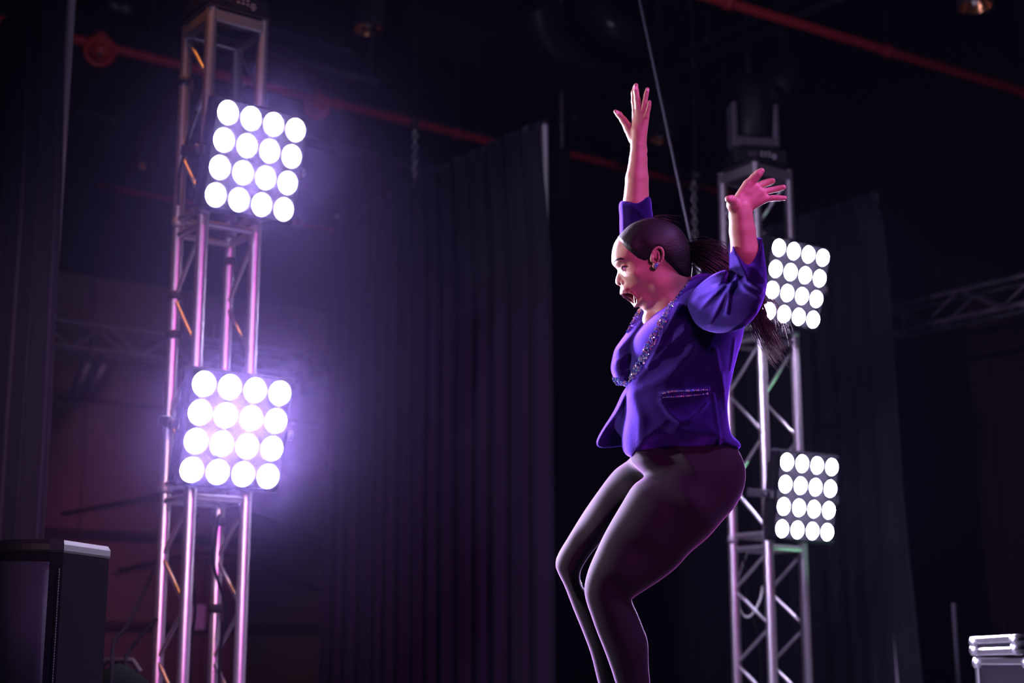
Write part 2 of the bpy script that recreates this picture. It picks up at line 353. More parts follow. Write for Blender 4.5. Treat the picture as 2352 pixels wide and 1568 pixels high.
# ------------------------------------------------------------------ loudspeaker
def speaker():
    c0 = at(128, 1246, 4.1); top = c0.z + 0.01; near = Vector((c0.x, c0.y, 0))
    sd = Vector((0.38, 0.925, 0)); fd = Vector((-0.925, 0.38, 0))           # along the side, along the front
    t = thing('loudspeaker', 'black floor loudspeaker with rounded metal grille below the dark curtain', 'loudspeaker', near + sd*0.17 + fd*0.15)
    n = 10; D = 0.28; WD = 0.24
    def prof(inset):                                                         # plan outline with a bowed front and rounded corners
        pts = []
        for i in range(7):
            a = math.pi/2*i/6; pts.append((0.03-0.03*math.sin(a)+0.0, 0.03-0.03*math.cos(a)))
        return pts
    out = [(0.035,0.0),(D,0.035),(D,WD-0.035),(0.035,WD)]
    for i in range(1, 12):
        v = i/12; out.append((0.015 - 0.055*math.sin(math.pi*v), WD*(1-v)))
    def ring(z, k=1.0):
        cx, cy = D/2, WD/2
        return [near + sd*(cx+(a-cx)*k) + fd*(cy+(b-cy)*k) + Z*z for a, b in out]
    N = len(out)
    def loft(zs):
        vs = []; fs = []
        for z, k in zs: vs += ring(z, k)
        for r in range(len(zs)-1): fs += [(r*N+i, r*N+(i+1)%N, r*N+N+(i+1)%N, r*N+N+i) for i in range(N)]
        fs += [tuple(range(N-1,-1,-1)), tuple(range((len(zs)-1)*N, len(zs)*N))]
        return vs, fs
    p = MB(); p.add(*loft([(0.03,0.97),(0.05,1.0),(top-0.05,1.0),(top-0.035,0.985)])); p.build('cabinet', MATS['tolex'], t)
    p = MB(); p.add(*loft([(top-0.034,1.0),(top-0.028,1.02),(top-0.012,1.02),(top,0.97)])); p.build('top_cap', mat('cap_plastic', (0.012,0.011,0.013), 0.55, spec=0.2), t)
    g = MB(); vs = []; fs = []
    for k in range(2):
        z = (0.07, top-0.06)[k]
        for i in range(13):
            v = i/12; vs.append(near + sd*(0.004 - 0.062*math.sin(math.pi*v)) + fd*(0.02+(WD-0.04)*v) + Z*z)
    fs = [(i, i+1, 14+i, 13+i) for i in range(12)]
    g.add(vs, fs, True); go = g.build('grille', MATS['grille'], t); md = go.modifiers.new('thick','SOLIDIFY'); md.thickness = 0.004
    h = MB()
    for k in range(60): h.box(near + sd*0.02 - fd*0.0005 + Z*(0.08 + (top-0.16)*k/59), 0.004, 0.003, 0.005, sd, fd, Z)
    h.build('edge_perforation', MATS['tape'], t)['kind'] = 'stuff'
    for a in (0.05, D-0.05):
        for b in (0.05, WD-0.05):
            p = MB(); p.lathe(near + sd*a + fd*b, Z, [(0,0),(0.02,0),(0.018,0.032),(0,0.032)], 10); p.build('rubber_foot', MATS['tape'], t)
speaker()

# ------------------------------------------------------------------ horizontal trusses
def beam(name, label, a, d, n, length, bays, c, dull, r=0.018, yh=None):
    a = Vector(a); d = Vector(d).normalized(); s = Vector((d.y,-d.x,0))*c; h = Z*c
    t = thing(name, label, 'truss', a)
    for o in (Vector((0,0,0)), s, h, s+h):
        p = MB(); p.tube([a+o, a+o+d*length], r, 10); p.build('chord', dull, t)
    for o in (Vector((0,0,0)), s):
        for i in range(bays):
            x0, x1 = length*i/bays, length*(i+1)/bays
            za, zb = (h, Vector((0,0,0))) if i % 2 == 0 else (Vector((0,0,0)), h)
            p = MB(); p.tube([a+o+d*x0+za, a+o+d*x1+zb], r*0.5, 8); p.build('brace', dull, t)
    for x in (0, length):
        for q0, q1 in ((Vector((0,0,0)), h), (s, s+h), (Vector((0,0,0)), s), (h, s+h)):
            p = MB(); p.tube([a+d*x+q0, a+d*x+q1], r*0.7, 8); p.build('crossbar', dull, t)
    return t
a0 = at(60, 796, 11.6); beam('horizontal_truss', 'grey horizontal truss in front of the patterned fabric wall panels', a0, U, 1, 2.9, 10, 0.20, MATS['alu_dull'], 0.016)
a1 = at(2076, 772, 10.9); beam('horizontal_truss', 'dim horizontal truss at the dark edge of the stage beyond the curtains', a1, -W, 1, 2.6, 8, 0.19, MATS['alu_dull'])
def hanging_can(name, label, top, tilt, L=0.30, r=0.07, m='dark_metal', group=None):
    top = Vector(top); t = thing(name, label, 'stage light', top, group)
    d = Vector(tilt).normalized(); c = top - Z*0.14
    p = MB(); p.lathe(c - d*(L*0.4), d, [(0,0),(r*0.6,0),(r*0.9,0.04),(r,0.08),(r,L),(r*0.93,L),(r*0.9,L-0.03),(0,L-0.05)], 16); p.build('can', MATS[m], t)
    sdv = d.cross(Z).normalized() if abs(d.z) < 0.99 else Vector((1,0,0))
    p = MB(); p.tube([c+sdv*(r+0.012), top+sdv*(r+0.012), top-sdv*(r+0.012), c-sdv*(r+0.012)], 0.008, 6); p.build('yoke', MATS[m], t)
    p = MB(); p.box(top+Z*0.025, 0.04, 0.05, 0.06, bev=0.006); p.build('clamp', MATS[m], t)
    return t
c = at(196, 818, 11.75); hanging_can('par_can_light', 'grey can light on the fabric wall truss, next to the dark curtain edge', c, (-0.35,0,-1), 0.34, 0.055, 'grey_pipe')
c = at(232, 818, 11.85); hanging_can('par_can_light', 'grey can light hanging from the fabric wall truss, the second from the curtain edge', c, (-0.45,0,-1), 0.30, 0.05, 'grey_pipe')
c = at(703, 822, 12.6); hanging_can('par_can_light', 'grey can light hanging from the fabric wall truss beside the widest glow', c, (0.1,0,-1), 0.28, 0.05, 'grey_pipe')

# ------------------------------------------------------------------ ceiling services
ZC = 4.45
def pipe(name, label, x0, y0, x1, y1, z, r, m, d=U, cat='pipe', extend=(0,0), group=None):
    a = ath(x0, y0, z); b = ath(x1, y1, z); L = (b-a).dot(d)
    a2 = a + d*(-extend[0]); b2 = a + d*(L+extend[1])
    t = thing(name, label, cat, a2, group)
    p = MB(); p.tube([a2, b2], r, 10); p.build('pipe_run', MATS[m], t)
    n = max(2, int((b2-a2).length/1.1)); 
    for i in range(n):
        q = a2.lerp(b2, (i+0.5)/n)
        p = MB(); p.lathe(q-d*0.03, d, [(r,0),(r*1.35,0),(r*1.35,0.06),(r,0.06)], 10); p.build('coupling', MATS[m], t)
        p = MB(); p.tube([q+Z*r, Vector((q.x,q.y,HT))], 0.005, 5); p.build('hanger_rod', MATS['dark_metal'], t)
    return a2, b2
G = 'red sprinkler pipes under the ceiling'
pa, pb = pipe('sprinkler_pipe', 'red sprinkler pipe with two round bells crossing above the bright panel', 300, 122, 1150, 318, ZC, 0.035, 'red_paint', extend=(2.2,0.2), group=G)
pipe('sprinkler_pipe', 'faint red pipe just above the fabric wall panels', 320, 444, 770, 526, ZC+0.1, 0.03, 'red_paint', extend=(0.4,0.3), group=G)
pipe('sprinkler_pipe', 'red pipe passing behind the raised forearm, above the wide curtain', 1300, 352, 1640, 430, ZC, 0.032, 'red_paint', extend=(0.1,2.2), group=G)
pipe('sprinkler_pipe', 'red pipe running down across the upper corner beside the moving head', 1690, 12, 2300, 195, ZC, 0.036, 'red_paint', d=(ath(2300,195,ZC)-ath(1690,12,ZC)).normalized(), extend=(0.8,1.0), group=G)
G = 'grey conduits under the ceiling'
pipe('conduit_pipe', 'grey conduit catching light above the red bell pipe', 622, 126, 875, 186, ZC+0.45, 0.03, 'grey_pipe', group=G)
pipe('conduit_pipe', 'long dark conduit between the red bell pipe and the wide curtain', 700, 208, 1240, 300, ZC+0.2, 0.026, 'dark_metal', extend=(0.3,0.3), group=G)
pipe('conduit_pipe', 'grey conduit running behind the hoist chain', 690, 318, 1010, 385, ZC+0.1, 0.045, 'grey_pipe', group=G)
pipe('conduit_pipe', 'short grey conduit between dark curtain and tower top, below the red bell', 172, 255, 290, 284, ZC+0.2, 0.03, 'grey_pipe', group=G)
pipe('conduit_pipe', 'dark conduit near the top edge beside the recessed can lamp', 440, 20, 820, 110, ZC+0.5, 0.03, 'dark_metal', group=G)
pipe('conduit_pipe', 'dark conduit crossing the black ceiling beside the raised hand', 1270, 292, 1420, 240, ZC+0.05, 0.03, 'dark_metal', d=-W, extend=(0.4,3.0), group=G)
pipe('conduit_pipe', 'second dark conduit running parallel above the raised hand', 1290, 250, 1460, 190, ZC+0.22, 0.025, 'dark_metal', d=-W, extend=(0.4,3.0), group=G)
pipe('conduit_pipe', 'pale conduit stub at the top edge over the red bell', 250, 12, 300, 24, ZC+0.7, 0.035, 'grey_pipe', group=G)
def bell(label, x, y, z, r):
    c = ath(x, y, z); t = thing('alarm_bell', label, 'alarm bell', c, 'red alarm bells on the pipe')
    n = (CAM - c).normalized(); n.z -= 0.35; n.normalize()
    p = MB(); p.lathe(c, n, [(r*1.0,-0.03),(r,0.0),(r*0.93,0.012),(r*0.80,0.012),(r*0.78,0.004),(r*0.62,0.004),(r*0.60,0.022),(r*0.45,0.05),(r*0.2,0.062),(0,0.064)], 28); p.build('gong', MATS['bell_red'], t)
    p = MB(); p.lathe(c+n*0.062, n, [(r*0.14,0),(r*0.14,0.012),(0,0.016)], 10); p.build('centre_bolt', MATS['steel'], t)
    p = MB(); p.box(c + Z*r*0.8, 0.06, 0.05, 0.10, U, W, Z, 0.008); p.build('bracket', MATS['red_paint'], t)
bell('red round bell on the pipe next to the dark curtain edge', 229, 118, ZC-0.06, 0.115)
bell('red round bell on the pipe right above the bright panel', 728, 246, ZC-0.06, 0.105)
def downlight(label, x, y, dia=0.21, glow=False, height=0.42):
    c = ath(x, y, 4.25); t = thing('can_downlight', label, 'ceiling light', c, 'black can downlights'); r = dia/2
    p = MB(); p.lathe(c, Z, [(r,0),(r+0.004,0.002),(r+0.004,height),(0,height)], 24); p.build('can', MATS['black_paint'], t)
    p = MB(); p.lathe(c, Z, [(r-0.001,0.001),(r*0.86,0.04),(r*0.55,0.10),(0.0,0.13)], 24); p.build('reflector', MATS['reflector'], t)
    p = MB(); p.lathe(c+Z*0.012, Z, [(0,0),(0.016,0.004),(0.022,0.03),(0.018,0.09),(0.0,0.1)], 12); p.build('bulb', MATS['bulb'], t)
    p = MB(); p.tube([c+Z*height, Vector((c.x,c.y,HT))], 0.012, 8); p.build('hanger_rod', MATS['dark_metal'], t)
downlight('can downlight at the top edge above the red pipe and grey conduit', 848, 68)
downlight('can downlight in the top corner above the red pipe, on the empty dark side', 2240, 16)
downlight('small can downlight beyond the flaring curtain, above the dim truss', 2110, 464)
downlight('small can downlight between the dark curtain and the tower with the bright panels', 331, 380)
downlight('can downlight seen next to the raised wrist and the thin cable', 1517, 322)
# dark pendant and the round and flexible ducts
t = thing('pendant_speaker', 'black pendant housing with a flange beside the pole of the wide curtain', 'ceiling speaker', at(1291, 470, 11.5))
c = at(1291, 462, 11.5)
p = MB(); p.lathe(c, Z, [(0,0),(0.12,0.0),(0.125,0.015),(0.07,0.03),(0.07,0.42),(0.0,0.44)], 18); p.build('housing', MATS['dark_metal'], t)
p = MB(); p.tube([c+Z*0.44, Vector((c.x,c.y,HT))], 0.014, 8); p.build('hanger_rod', MATS['alu_dull'], t)
def flex_duct(label, pts, r):
    pts = [Vector(q) for q in pts]; t = thing('flexible_duct', label, 'air duct', pts[0], 'black flexible air ducts')
    P = []
    for i in range(len(pts)-1):
        p0, p1, p2, p3 = pts[max(i-1,0)], pts[i], pts[i+1], pts[min(i+2,len(pts)-1)]
        for k in range(14):
            s = k/14; P.append(0.5*((2*p1)+(p2-p0)*s+(2*p0-5*p1+4*p2-p3)*s*s+(3*p1-p0-3*p2+p3)*s**3))
    P.append(pts[-1])
    m = MB(); m.tube(P, [r*(1.0+0.07*(i % 2)) for i in range(len(P))], 18); m.build('ribbed_sleeve', MATS['duct_black'], t)
    m = MB(); d = (P[-1]-P[-2]).normalized(); m.lathe(P[-1], d, [(r*1.1,-0.03),(r*1.13,-0.03),(r*1.13,0.03),(r*1.1,0.03)], 18); m.build('collar', MATS['dark_metal'], t)
mat('duct_black', (0.022,0.02,0.03), 0.3)
flex_duct('black flexible duct bending under the ceiling left of the thin cable', [ath(1225,20,5.2), ath(1250,90,5.0), ath(1310,140,4.9), ath(1400,150,5.0), ath(1430,110,5.6)], 0.16)
flex_duct('black flexible duct curving down close beside the thin cable at the top edge', [ath(1340,-20,5.3), ath(1375,40,5.0), ath(1430,80,4.9), ath(1500,95,5.1), ath(1530,40,5.8)], 0.13)
t = thing('air_duct', 'broad black rectangular duct above the wide curtain', 'air duct', ath(1070,120,5.2))
a = ath(930,105,5.2); L = 3.4
p = MB(); p.box(a+U*(L/2)+W*0.4+Z*0.2, L, 0.8, 0.4, U, W, Z, 0.01); p.build('duct_body', MATS['duct_black'], t)
for k in range(4):
    p = MB(); p.box(a+U*(L*(k+0.5)/4)+W*0.4+Z*0.2, 0.03, 0.84, 0.44, U, W, Z); p.build('duct_flange', MATS['dark_metal'], t)
for k in range(2):
    p = MB(); p.tube([a+U*(0.6+k*2.2)+W*0.4+Z*0.4, a+U*(0.6+k*2.2)+W*0.4+Z*(HT-5.2)], 0.008, 6); p.build('hanger_rod', MATS['dark_metal'], t)

# chains, hanging rods, cables
def chain(label, x, y0, y1, Y, n, up=True):
    a = at(x, y0, Y); b = at(x, y1, Y); t = thing('hoist_chain', label, 'chain', b, 'short hoist chains')
    L = (a.z-b.z)/n
    for i in range(n):
        c = b + Z*(L*(i+0.5)); e = (Vector((1,0,0)) if i % 2 else Vector((0,1,0)))
        p = MB(); p.tube([c + e*(0.017*math.cos(q)) + Z*(L*0.62*math.sin(q)) for q in [2*math.pi*k/12 for k in range(12)]], 0.0055, 6, closed=True); p.build('chain_link', MATS['steel'], t)
    p = MB(); p.tube([a, Vector((a.x, a.y, HT))], 0.006, 6); p.build('hanging_rod', MATS['dark_metal'], t)
    p = MB(); p.box(a+Z*0.02, 0.06, 0.05, 0.05, bev=0.01); p.build('hook_block', MATS['dark_metal'], t)
chain('silver hoist chain hanging beside the red pipe above the wide curtain', 952, 290, 412, 9.6, 9)
chain('dim hoist chain hanging behind the raised arms, by the tower top', 1597, 410, 556, 9.6, 11)
def cable(name, label, pts, r, m, cat='cable', group=None, n=6, parent=None):
    pts = [Vector(q) for q in pts]; P = []
    for i in range(len(pts)-1):
        p0, p1, p2, p3 = pts[max(i-1,0)], pts[i], pts[i+1], pts[min(i+2,len(pts)-1)]
        for k in range(8):
            s = k/8; P.append(0.5*((2*p1)+(p2-p0)*s+(2*p0-5*p1+4*p2-p3)*s*s+(3*p1-p0-3*p2+p3)*s**3))
    P.append(pts[-1]); mb = MB(); mb.tube(P, r, n); o = mb.build(name, MATS[m], parent)
    if parent is None: tag(o, label, cat, group)
    return o
q0 = at(1470, 0, 6.3); q1 = at(1590, 560, 6.0); dq = (q1-q0)
hi = q0 - dq*((6.15-q0.z)/(-dq.z)); lo = RB + W*0.25 - U*0.03; lo.z = zat(1690, 870, 7.8)
cable('guy_cable', 'thin dark cable slanting down from the ceiling behind the raised arm', [hi, hi.lerp(q0, 0.5), q0, q0.lerp(q1, 0.5), q1, q1.lerp(lo, 0.5), lo], 0.0065, 'guy' if 'guy' in MATS else (mat('guy', (0.010,0.0095,0.013), 0.7, spec=0.1) and 'guy'))
q = at(848, 240, 9.0); cable('hanging_rod', 'thin rod hanging straight down under the top edge can downlight', [Vector((q.x,q.y,HT)), Vector((q.x,q.y,(HT+q.z)/2)), q], 0.007, 'dark_metal', 'rod')
cable('signal_cable', 'dark cable sagging across the brown wall above the upper rail', [at(140,1180,13.2), at(300,1150,13.35), at(440,1130,13.5), at(600,1190,13.8), at(740,1240,14.2)], 0.012, 'cable')
cable('signal_cable', 'dark cable drooping between the two rails on the brown wall', [at(270,1310,13.3), at(360,1290,13.4), at(500,1270,13.5), at(640,1320,13.8), at(740,1355,14.2)], 0.012, 'cable')
cable('power_cable', 'black cable dropping from the tower leg to the floor beside the loudspeaker', [at(352,1310,6.05), at(330,1360,6.0), at(290,1440,5.9), at(262,1475,5.85), at(255,1560,5.8), Vector((at(250,1600,5.8).x,5.8,0.012))], 0.008, 'cable')
cable('power_cable', 'black cable looping at the foot of the tower near the loudspeaker', [at(360,1420,6.0), at(300,1490,5.95), at(288,1525,5.9), at(310,1560,5.9), Vector((at(330,1600,5.9).x,5.9,0.012))], 0.008, 'cable')
cable('power_cable', 'black cable running up inside the tower with the bright panels', [at(455,1180,6.1), at(440,1290,6.1), at(448,1400,6.1), at(436,1500,6.1), Vector((at(440,1620,6.1).x,6.1,0.012))], 0.007, 'cable')
cable('power_cable', 'black cable running down past the second rear leg of the panel tower', [at(505,1180,6.15), at(490,1290,6.15), at(520,1400,6.15), at(505,1500,6.15), Vector((at(505,1620,6.15).x,6.15,0.012))], 0.007, 'cable')
cable('power_cable', 'pale wire looping inside the tower behind the performer, below the lowest panel', [at(1752,1345,7.9), at(1745,1380,7.9), at(1722,1415,7.9), at(1700,1400,7.95), at(1695,1330,7.95), at(1720,1260,7.95)], 0.006, 'white_cable')
cable('power_cable', 'black cable hanging inside the lowest bay of the tower behind the performer', [at(1708,1260,7.9), at(1712,1330,7.9), at(1722,1400,7.9), at(1745,1480,7.9), Vector((at(1750,1620,7.9).x,7.9,0.012))], 0.006, 'cable')
cable('power_cable', 'striped cable bowing out beside the top panel of the tower near the wall', [at(452,255,6.0), at(436,300,6.0), at(424,350,6.05), at(412,400,6.1), at(410,470,6.1)], 0.007, 'guy')
# tape bands on the tower legs
for (x, y, Y, lab) in ((408,185,6.16,'black tape band on the rear leg high on the panel tower'),(396,678,6.16,'black tape band on the rear leg at the orange lit brace'),(391,768,6.16,'black tape band on the rear leg just above the widest glow'),
                       (527,600,6.3,'black tape band on the inner rear leg between both bright panels'),(501,1197,6.3,'black tape band on the inner rear leg under the lower bright panel'),(490,1396,6.3,'black tape band low on the inner rear leg of the panel tower')):
    q = at(x, y, Y); base = LB + W*0.24 + (U*0.24 if Y > 6.2 else U*0)
    p = MB(); p.lathe(Vector((base.x, base.y, q.z-0.02)), Z, [(0.0255,0),(0.03,0.002),(0.03,0.034),(0.0255,0.036)], 14)
    p.box(Vector((base.x+0.032, base.y-0.01, q.z-0.03)), 0.012, 0.004, 0.05); tag(p.build('tape_band', MATS['tape']), lab, 'tape', 'black bands on the tower legs')
# sandbags at the foot of the panel tower
def sandbag(label, c, sx, sy, h, rot):
    c = Vector(c); t = thing('sandbag', label, 'sandbag', c); vs = []; fs = []; n = 20; r = 8
    for j in range(r+1):
        e = -math.pi/2 + math.pi*j/r
        for i in range(n):
            a = 2*math.pi*i/n; sq = (abs(math.cos(a))**4+abs(math.sin(a))**4)**-0.25
            k = max(math.cos(e), 0.02)**0.6*sq*0.85*(1+0.05*math.sin(3*a+j))
            x = math.cos(a)*k*sx/2; y = math.sin(a)*k*sy/2
            vs.append(c + Vector((x*math.cos(rot)-y*math.sin(rot), x*math.sin(rot)+y*math.cos(rot), h/2+h/2*math.sin(e)*(1-0.25*math.cos(2*a)))))
    fs = [(j*n+i, j*n+(i+1)%n, j*n+n+(i+1)%n, j*n+n+i) for j in range(r) for i in range(n)]
    m = MB(); m.add(vs, fs, True); m.build('bag_body', MATS['sandbag'], t)
    m = MB(); m.tube([c+Vector((-0.08,0,h*0.95)), c+Vector((-0.05,0,h*1.15)), c+Vector((0.05,0,h*1.15)), c+Vector((0.08,0,h*0.95))], 0.012, 8); m.build('handle', MATS['tape'], t)
sandbag('dark green sandbag heaped at the foot of the panel tower', LB + W*0.10 - U*0.215 + Z*0.0125, 0.32, 0.24, 0.22, 0.3)

# flight cases at the right edge
def flight_case(label, c, sx, sy, sz, rot):
    c = Vector(c); t = thing('flight_case', label, 'flight case', c); M3 = Matrix.Rotation(rot, 3, 'Z'); ax, ay = M3 @ Vector((1,0,0)), M3 @ Vector((0,1,0))
    p = MB(); p.box(c+Z*(sz/2), sx-0.012, sy-0.012, sz-0.012, ax, ay, Z, 0.004); b = p.build('body', MATS['tolex'], t)
    for k in (0.014, sz-0.014):
        for s in (-1, 1):
            p = MB(); p.box(c+Z*k+ay*(s*(sy/2-0.012)), sx, 0.028, 0.026, ax, ay, Z, 0.004); p.build('edge_profile', MATS['steel'], t)
            p = MB(); p.box(c+Z*k+ax*(s*(sx/2-0.012)), 0.028, sy-0.06, 0.026, ax, ay, Z, 0.004); p.build('edge_profile', MATS['steel'], t)
    for s in (-1, 1):
        for s2 in (-1, 1):
            p = MB(); p.box(c+Z*(sz/2)+ax*(s*(sx/2-0.012))+ay*(s2*(sy/2-0.012)), 0.03, 0.03, sz-0.06, ax, ay, Z, 0.004); p.build('edge_profile', MATS['steel'], t)
            for k in (0.02, sz-0.02):
                p = MB(); q = c+Z*k+ax*(s*(sx/2-0.014))+ay*(s2*(sy/2-0.014)); p.lathe(q-Z*0.022, Z, [(0,0),(0.024,0.004),(0.030,0.016),(0.030,0.028),(0.024,0.04),(0,0.044)], 10); p.build('ball_corner', MATS['steel'], t)
    p = MB(); p.box(c+Z*(sz*0.5)-ay*(sy/2), 0.10, 0.012, 0.06, ax, ay, Z, 0.003); p.build('latch', MATS['steel'], t)
fc = at(2320, 1508, 5.4)
flight_case('lower black flight case with silver edges in the bottom corner', (fc.x+0.40, fc.y+0.2, 0.0), 0.76, 0.5, fc.z-0.0, 0.06)
fd2 = at(2316, 1460, 5.3)
flight_case('upper black flight case with silver edges and ball corners in the bottom corner', (fd2.x+0.38, fd2.y+0.27, fc.z+0.006), 0.70, 0.5, fd2.z-fc.z, 0.0)
# two dim fixtures on the dark rig above the tower behind the performer, and a slim stand on the dark side
for k, (x, y, Y, tl, lab) in enumerate(((1718,170,10.2,(0.5,-0.3,-0.8),'black can light in the dark rig above the moving head'),(1796,140,10.2,(-0.4,-0.5,-0.7),'black can light in the dark rig with a small pale highlight'))):
    q = at(x, y, Y); hanging_can('par_can_light', lab, q, tl, 0.36, 0.10)
    pr = [o for o in COL.objects if o.get('label') == lab][0]
    p = MB(); p.tube([q+Z*0.05, Vector((q.x,q.y,HT))], 0.02, 8); p.build('drop_pipe', MATS['dark_metal'], pr)
q = at(2190, 1385, 9.5)
p = MB(); p.tube([Vector((q.x,q.y,0.0)), q], 0.015, 8); p.lathe(Vector((q.x,q.y,0)), Z, [(0,0),(0.15,0),(0.15,0.012),(0.02,0.02)], 16); tag(p.build('slim_stand', MATS['grey_pipe']), 'slim dark stand in the black area beside the flaring curtain hem', 'stand')
# ------------------------------------------------------------------ the performer
import openvdb
D0 = 4.05; SPX = FPX/D0                        # one unit of the figure's own frame is 1/SPX metre
def toworld(v):                                # figure frame (right, down, away) to the room
    v = np.asarray(v, float)
    R_, U_, F_ = np.array(CR), np.array(CU), np.array(CF)
    return np.array(CAM) + (v[...,0:1]-1176)/SPX*R_ + (784-v[...,1:2])/SPX*U_ + (D0+v[...,2:3]/SPX)*F_
def cp(x, y, c=0.0):                           # place of a feature that lies c units behind the figure's middle plane
    k = 1+c/FPX; return (1176+(x-1176)*k, 784+(y-784)*k)
def smooth_poly(pts, n=5, closed=True):
    P = np.array(pts, float); m = len(P); out = []
    for i in range(m if closed else m-1):
        if closed: a, b, c, d = P[i-1], P[i], P[(i+1)%m], P[(i+2)%m]
        else: a, b, c, d = P[max(i-1,0)], P[i], P[i+1], P[min(i+2,m-1)]
        for k in range(n):
            s = k/n; out.append(0.5*(2*b+(c-a)*s+(2*a-5*b+4*c-d)*s*s+(3*b-a-3*c+d)*s**3))
    if not closed: out.append(P[-1])
    return np.array(out)
def poly_dist(px, py, poly):                   # signed distance, positive inside
    x = px[...,None]; y = py[...,None]
    a = poly; b = np.roll(poly, -1, 0); ex, ey = b[:,0]-a[:,0], b[:,1]-a[:,1]
    wx, wy = x-a[:,0], y-a[:,1]; t = np.clip((wx*ex+wy*ey)/(ex*ex+ey*ey+1e-9), 0, 1)
    d = np.sqrt(((wx-t*ex)**2+(wy-t*ey)**2).min(-1))
    cond = ((a[:,1] <= y) != (b[:,1] <= y)) & (x < ex*(y-a[:,1])/np.where(ey == 0, 1e-9, ey)+a[:,0])
    return np.where(cond.sum(-1) % 2 == 1, d, -d)
def line_dist(px, py, pts):
    P = np.array(pts, float); best = np.full(px.shape, 1e9)
    for a, b in zip(P[:-1], P[1:]):
        e = b-a; t = np.clip(((px-a[0])*e[0]+(py-a[1])*e[1])/(e@e+1e-9), 0, 1)
        best = np.minimum(best, np.hypot(px-a[0]-t*e[0], py-a[1]-t*e[1]))
    return best
def ctrl(spec, px, py):
    if callable(spec): return spec(px, py)
    if np.isscalar(spec): return np.full(px.shape, float(spec))
    num = den = 0
    for (x, y, v) in spec:
        wgt = 1/((px-x)**2+(py-y)**2+220.0)**1.6; num = num+wgt*v; den = den+wgt
    return num/den
class Relief:                                  # a rounded solid with a given side outline
    def __init__(s, poly, Wd, R, c0=0.0, bump=None, n=5, asym=None):
        s.poly = smooth_poly(poly, n); s.W = Wd; s.R = R; s.c0 = c0; s.bump = bump
    def parts(s, px, py):
        e = poly_dist(px, py, s.poly); Wd = ctrl(s.W, px, py); R = ctrl(s.R, px, py); c0 = ctrl(s.c0, px, py)
        b = s.bump(px, py) if s.bump else np.zeros(px.shape)
        return e, Wd, R, c0, b
    def field(s, g):
        e, Wd, R, c0, b = s.parts(g.P[:,:,0]+0*g.Q[:,:,0], g.Q[:,:,0]+0*g.P[:,:,0])
        u = np.maximum(0, 1-e/R); bb = (b*np.clip(e/(0.25*R), 0, 1))[:,:,None]
        l = g.L-c0[:,:,None]; l = np.where(l < 0, np.minimum(l+bb, 0), l)
        G = np.sqrt((l/Wd[:,:,None])**2+(u**2)[:,:,None])-1
        return G*np.minimum(Wd, R)[:,:,None]
    def surf(s, x, y):                         # near surface
        px = np.array([x], float); py = np.array([y], float); e, Wd, R, c0, b = s.parts(px, py)
        u = np.clip(1-e/R, 0, 1); return float((c0-Wd*np.sqrt(1-u*u)-b*np.clip(e/(0.25*R),0,1))[0])
class Grid:
    def __init__(s, lo, hi, h):
        s.lo = np.array(lo, float); s.h = h; n = [int((b-a)/h)+1 for a, b in zip(lo, hi)]
        s.P = (lo[0]+h*np.arange(n[0]))[:,None,None].astype(np.float32); s.Q = (lo[1]+h*np.arange(n[1]))[None,:,None].astype(np.float32); s.L = (lo[2]+h*np.arange(n[2]))[None,None,:].astype(np.float32)
        s.F = np.full(n, 200.0, np.float32)
    def add(s, f, k=0.0):
        f = f.astype(np.float32)
        if k <= 0: s.F = np.minimum(s.F, f)
        else:
            h = np.clip(0.5+0.5*(s.F-f)/k, 0, 1); s.F = s.F*(1-h)+f*h-k*h*(1-h)
    def sub(s, f, k=0.0):
        f = -f.astype(np.float32)
        if k <= 0: s.F = np.maximum(s.F, f)
        else:
            h = np.clip(0.5-0.5*(s.F-f)/k, 0, 1); s.F = s.F*(1-h)+f*h+k*h*(1-h)
    def cone(s, a, b, r1, r2, k=0.0, flat=None, sub=False):
        a = np.array(a, float); b = np.array(b, float); d = b-a; dd = d@d+1e-9
        x, y, z = s.P-a[0], s.Q-a[1], s.L-a[2]
        t = np.clip((x*d[0]+y*d[1]+z*d[2])/dd, 0, 1)
        q = np.sqrt((x-t*d[0])**2+(y-t*d[1])**2+(z-t*d[2])**2)-(r1+(r2-r1)*t)
        (s.sub if sub else s.add)(q, k)
    def chain(s, pts, rs, k=0.0):
        for i in range(len(pts)-1): s.cone(pts[i], pts[i+1], rs[i], rs[i+1], k)
    def ell(s, c, r, k=0.0, sub=False, axes=None):
        x, y, z = s.P-c[0], s.Q-c[1], s.L-c[2]
        if axes is None: q = np.sqrt((x/r[0])**2+(y/r[1])**2+(z/r[2])**2)
        else:
            A = [np.array(a, float)/np.linalg.norm(a) for a in axes]
            q = np.sqrt(sum(((x*a[0]+y*a[1]+z*a[2])/rr)**2 for a, rr in zip(A, r)))
        (s.sub if sub else s.add)((q-1)*min(r), k)
    def mesh(s):
        F = np.clip(s.F, -30, 30); F[0] = F[-1] = 30; F[:,0] = F[:,-1] = 30; F[:,:,0] = F[:,:,-1] = 30
        g = openvdb.FloatGrid(30.0); g.copyFromArray(np.ascontiguousarray(F)); p, t, q = g.convertToPolygons(isovalue=0.0, adaptivity=0.0)
        q = np.asarray(q, np.int64).reshape(-1, 4); t = np.asarray(t, np.int64).reshape(-1, 3); v = np.asarray(p, float)*s.h+s.lo
        W3 = toworld(v); a, b, c = W3[q[:,0]], W3[q[:,1]], W3[q[:,2]]; o = W3.mean(0)
        if np.einsum('ij,ij->i', a-o, np.cross(b-o, c-o)).sum() < 0: q = q[:,::-1]; t = t[:,::-1]
        return v, q, t
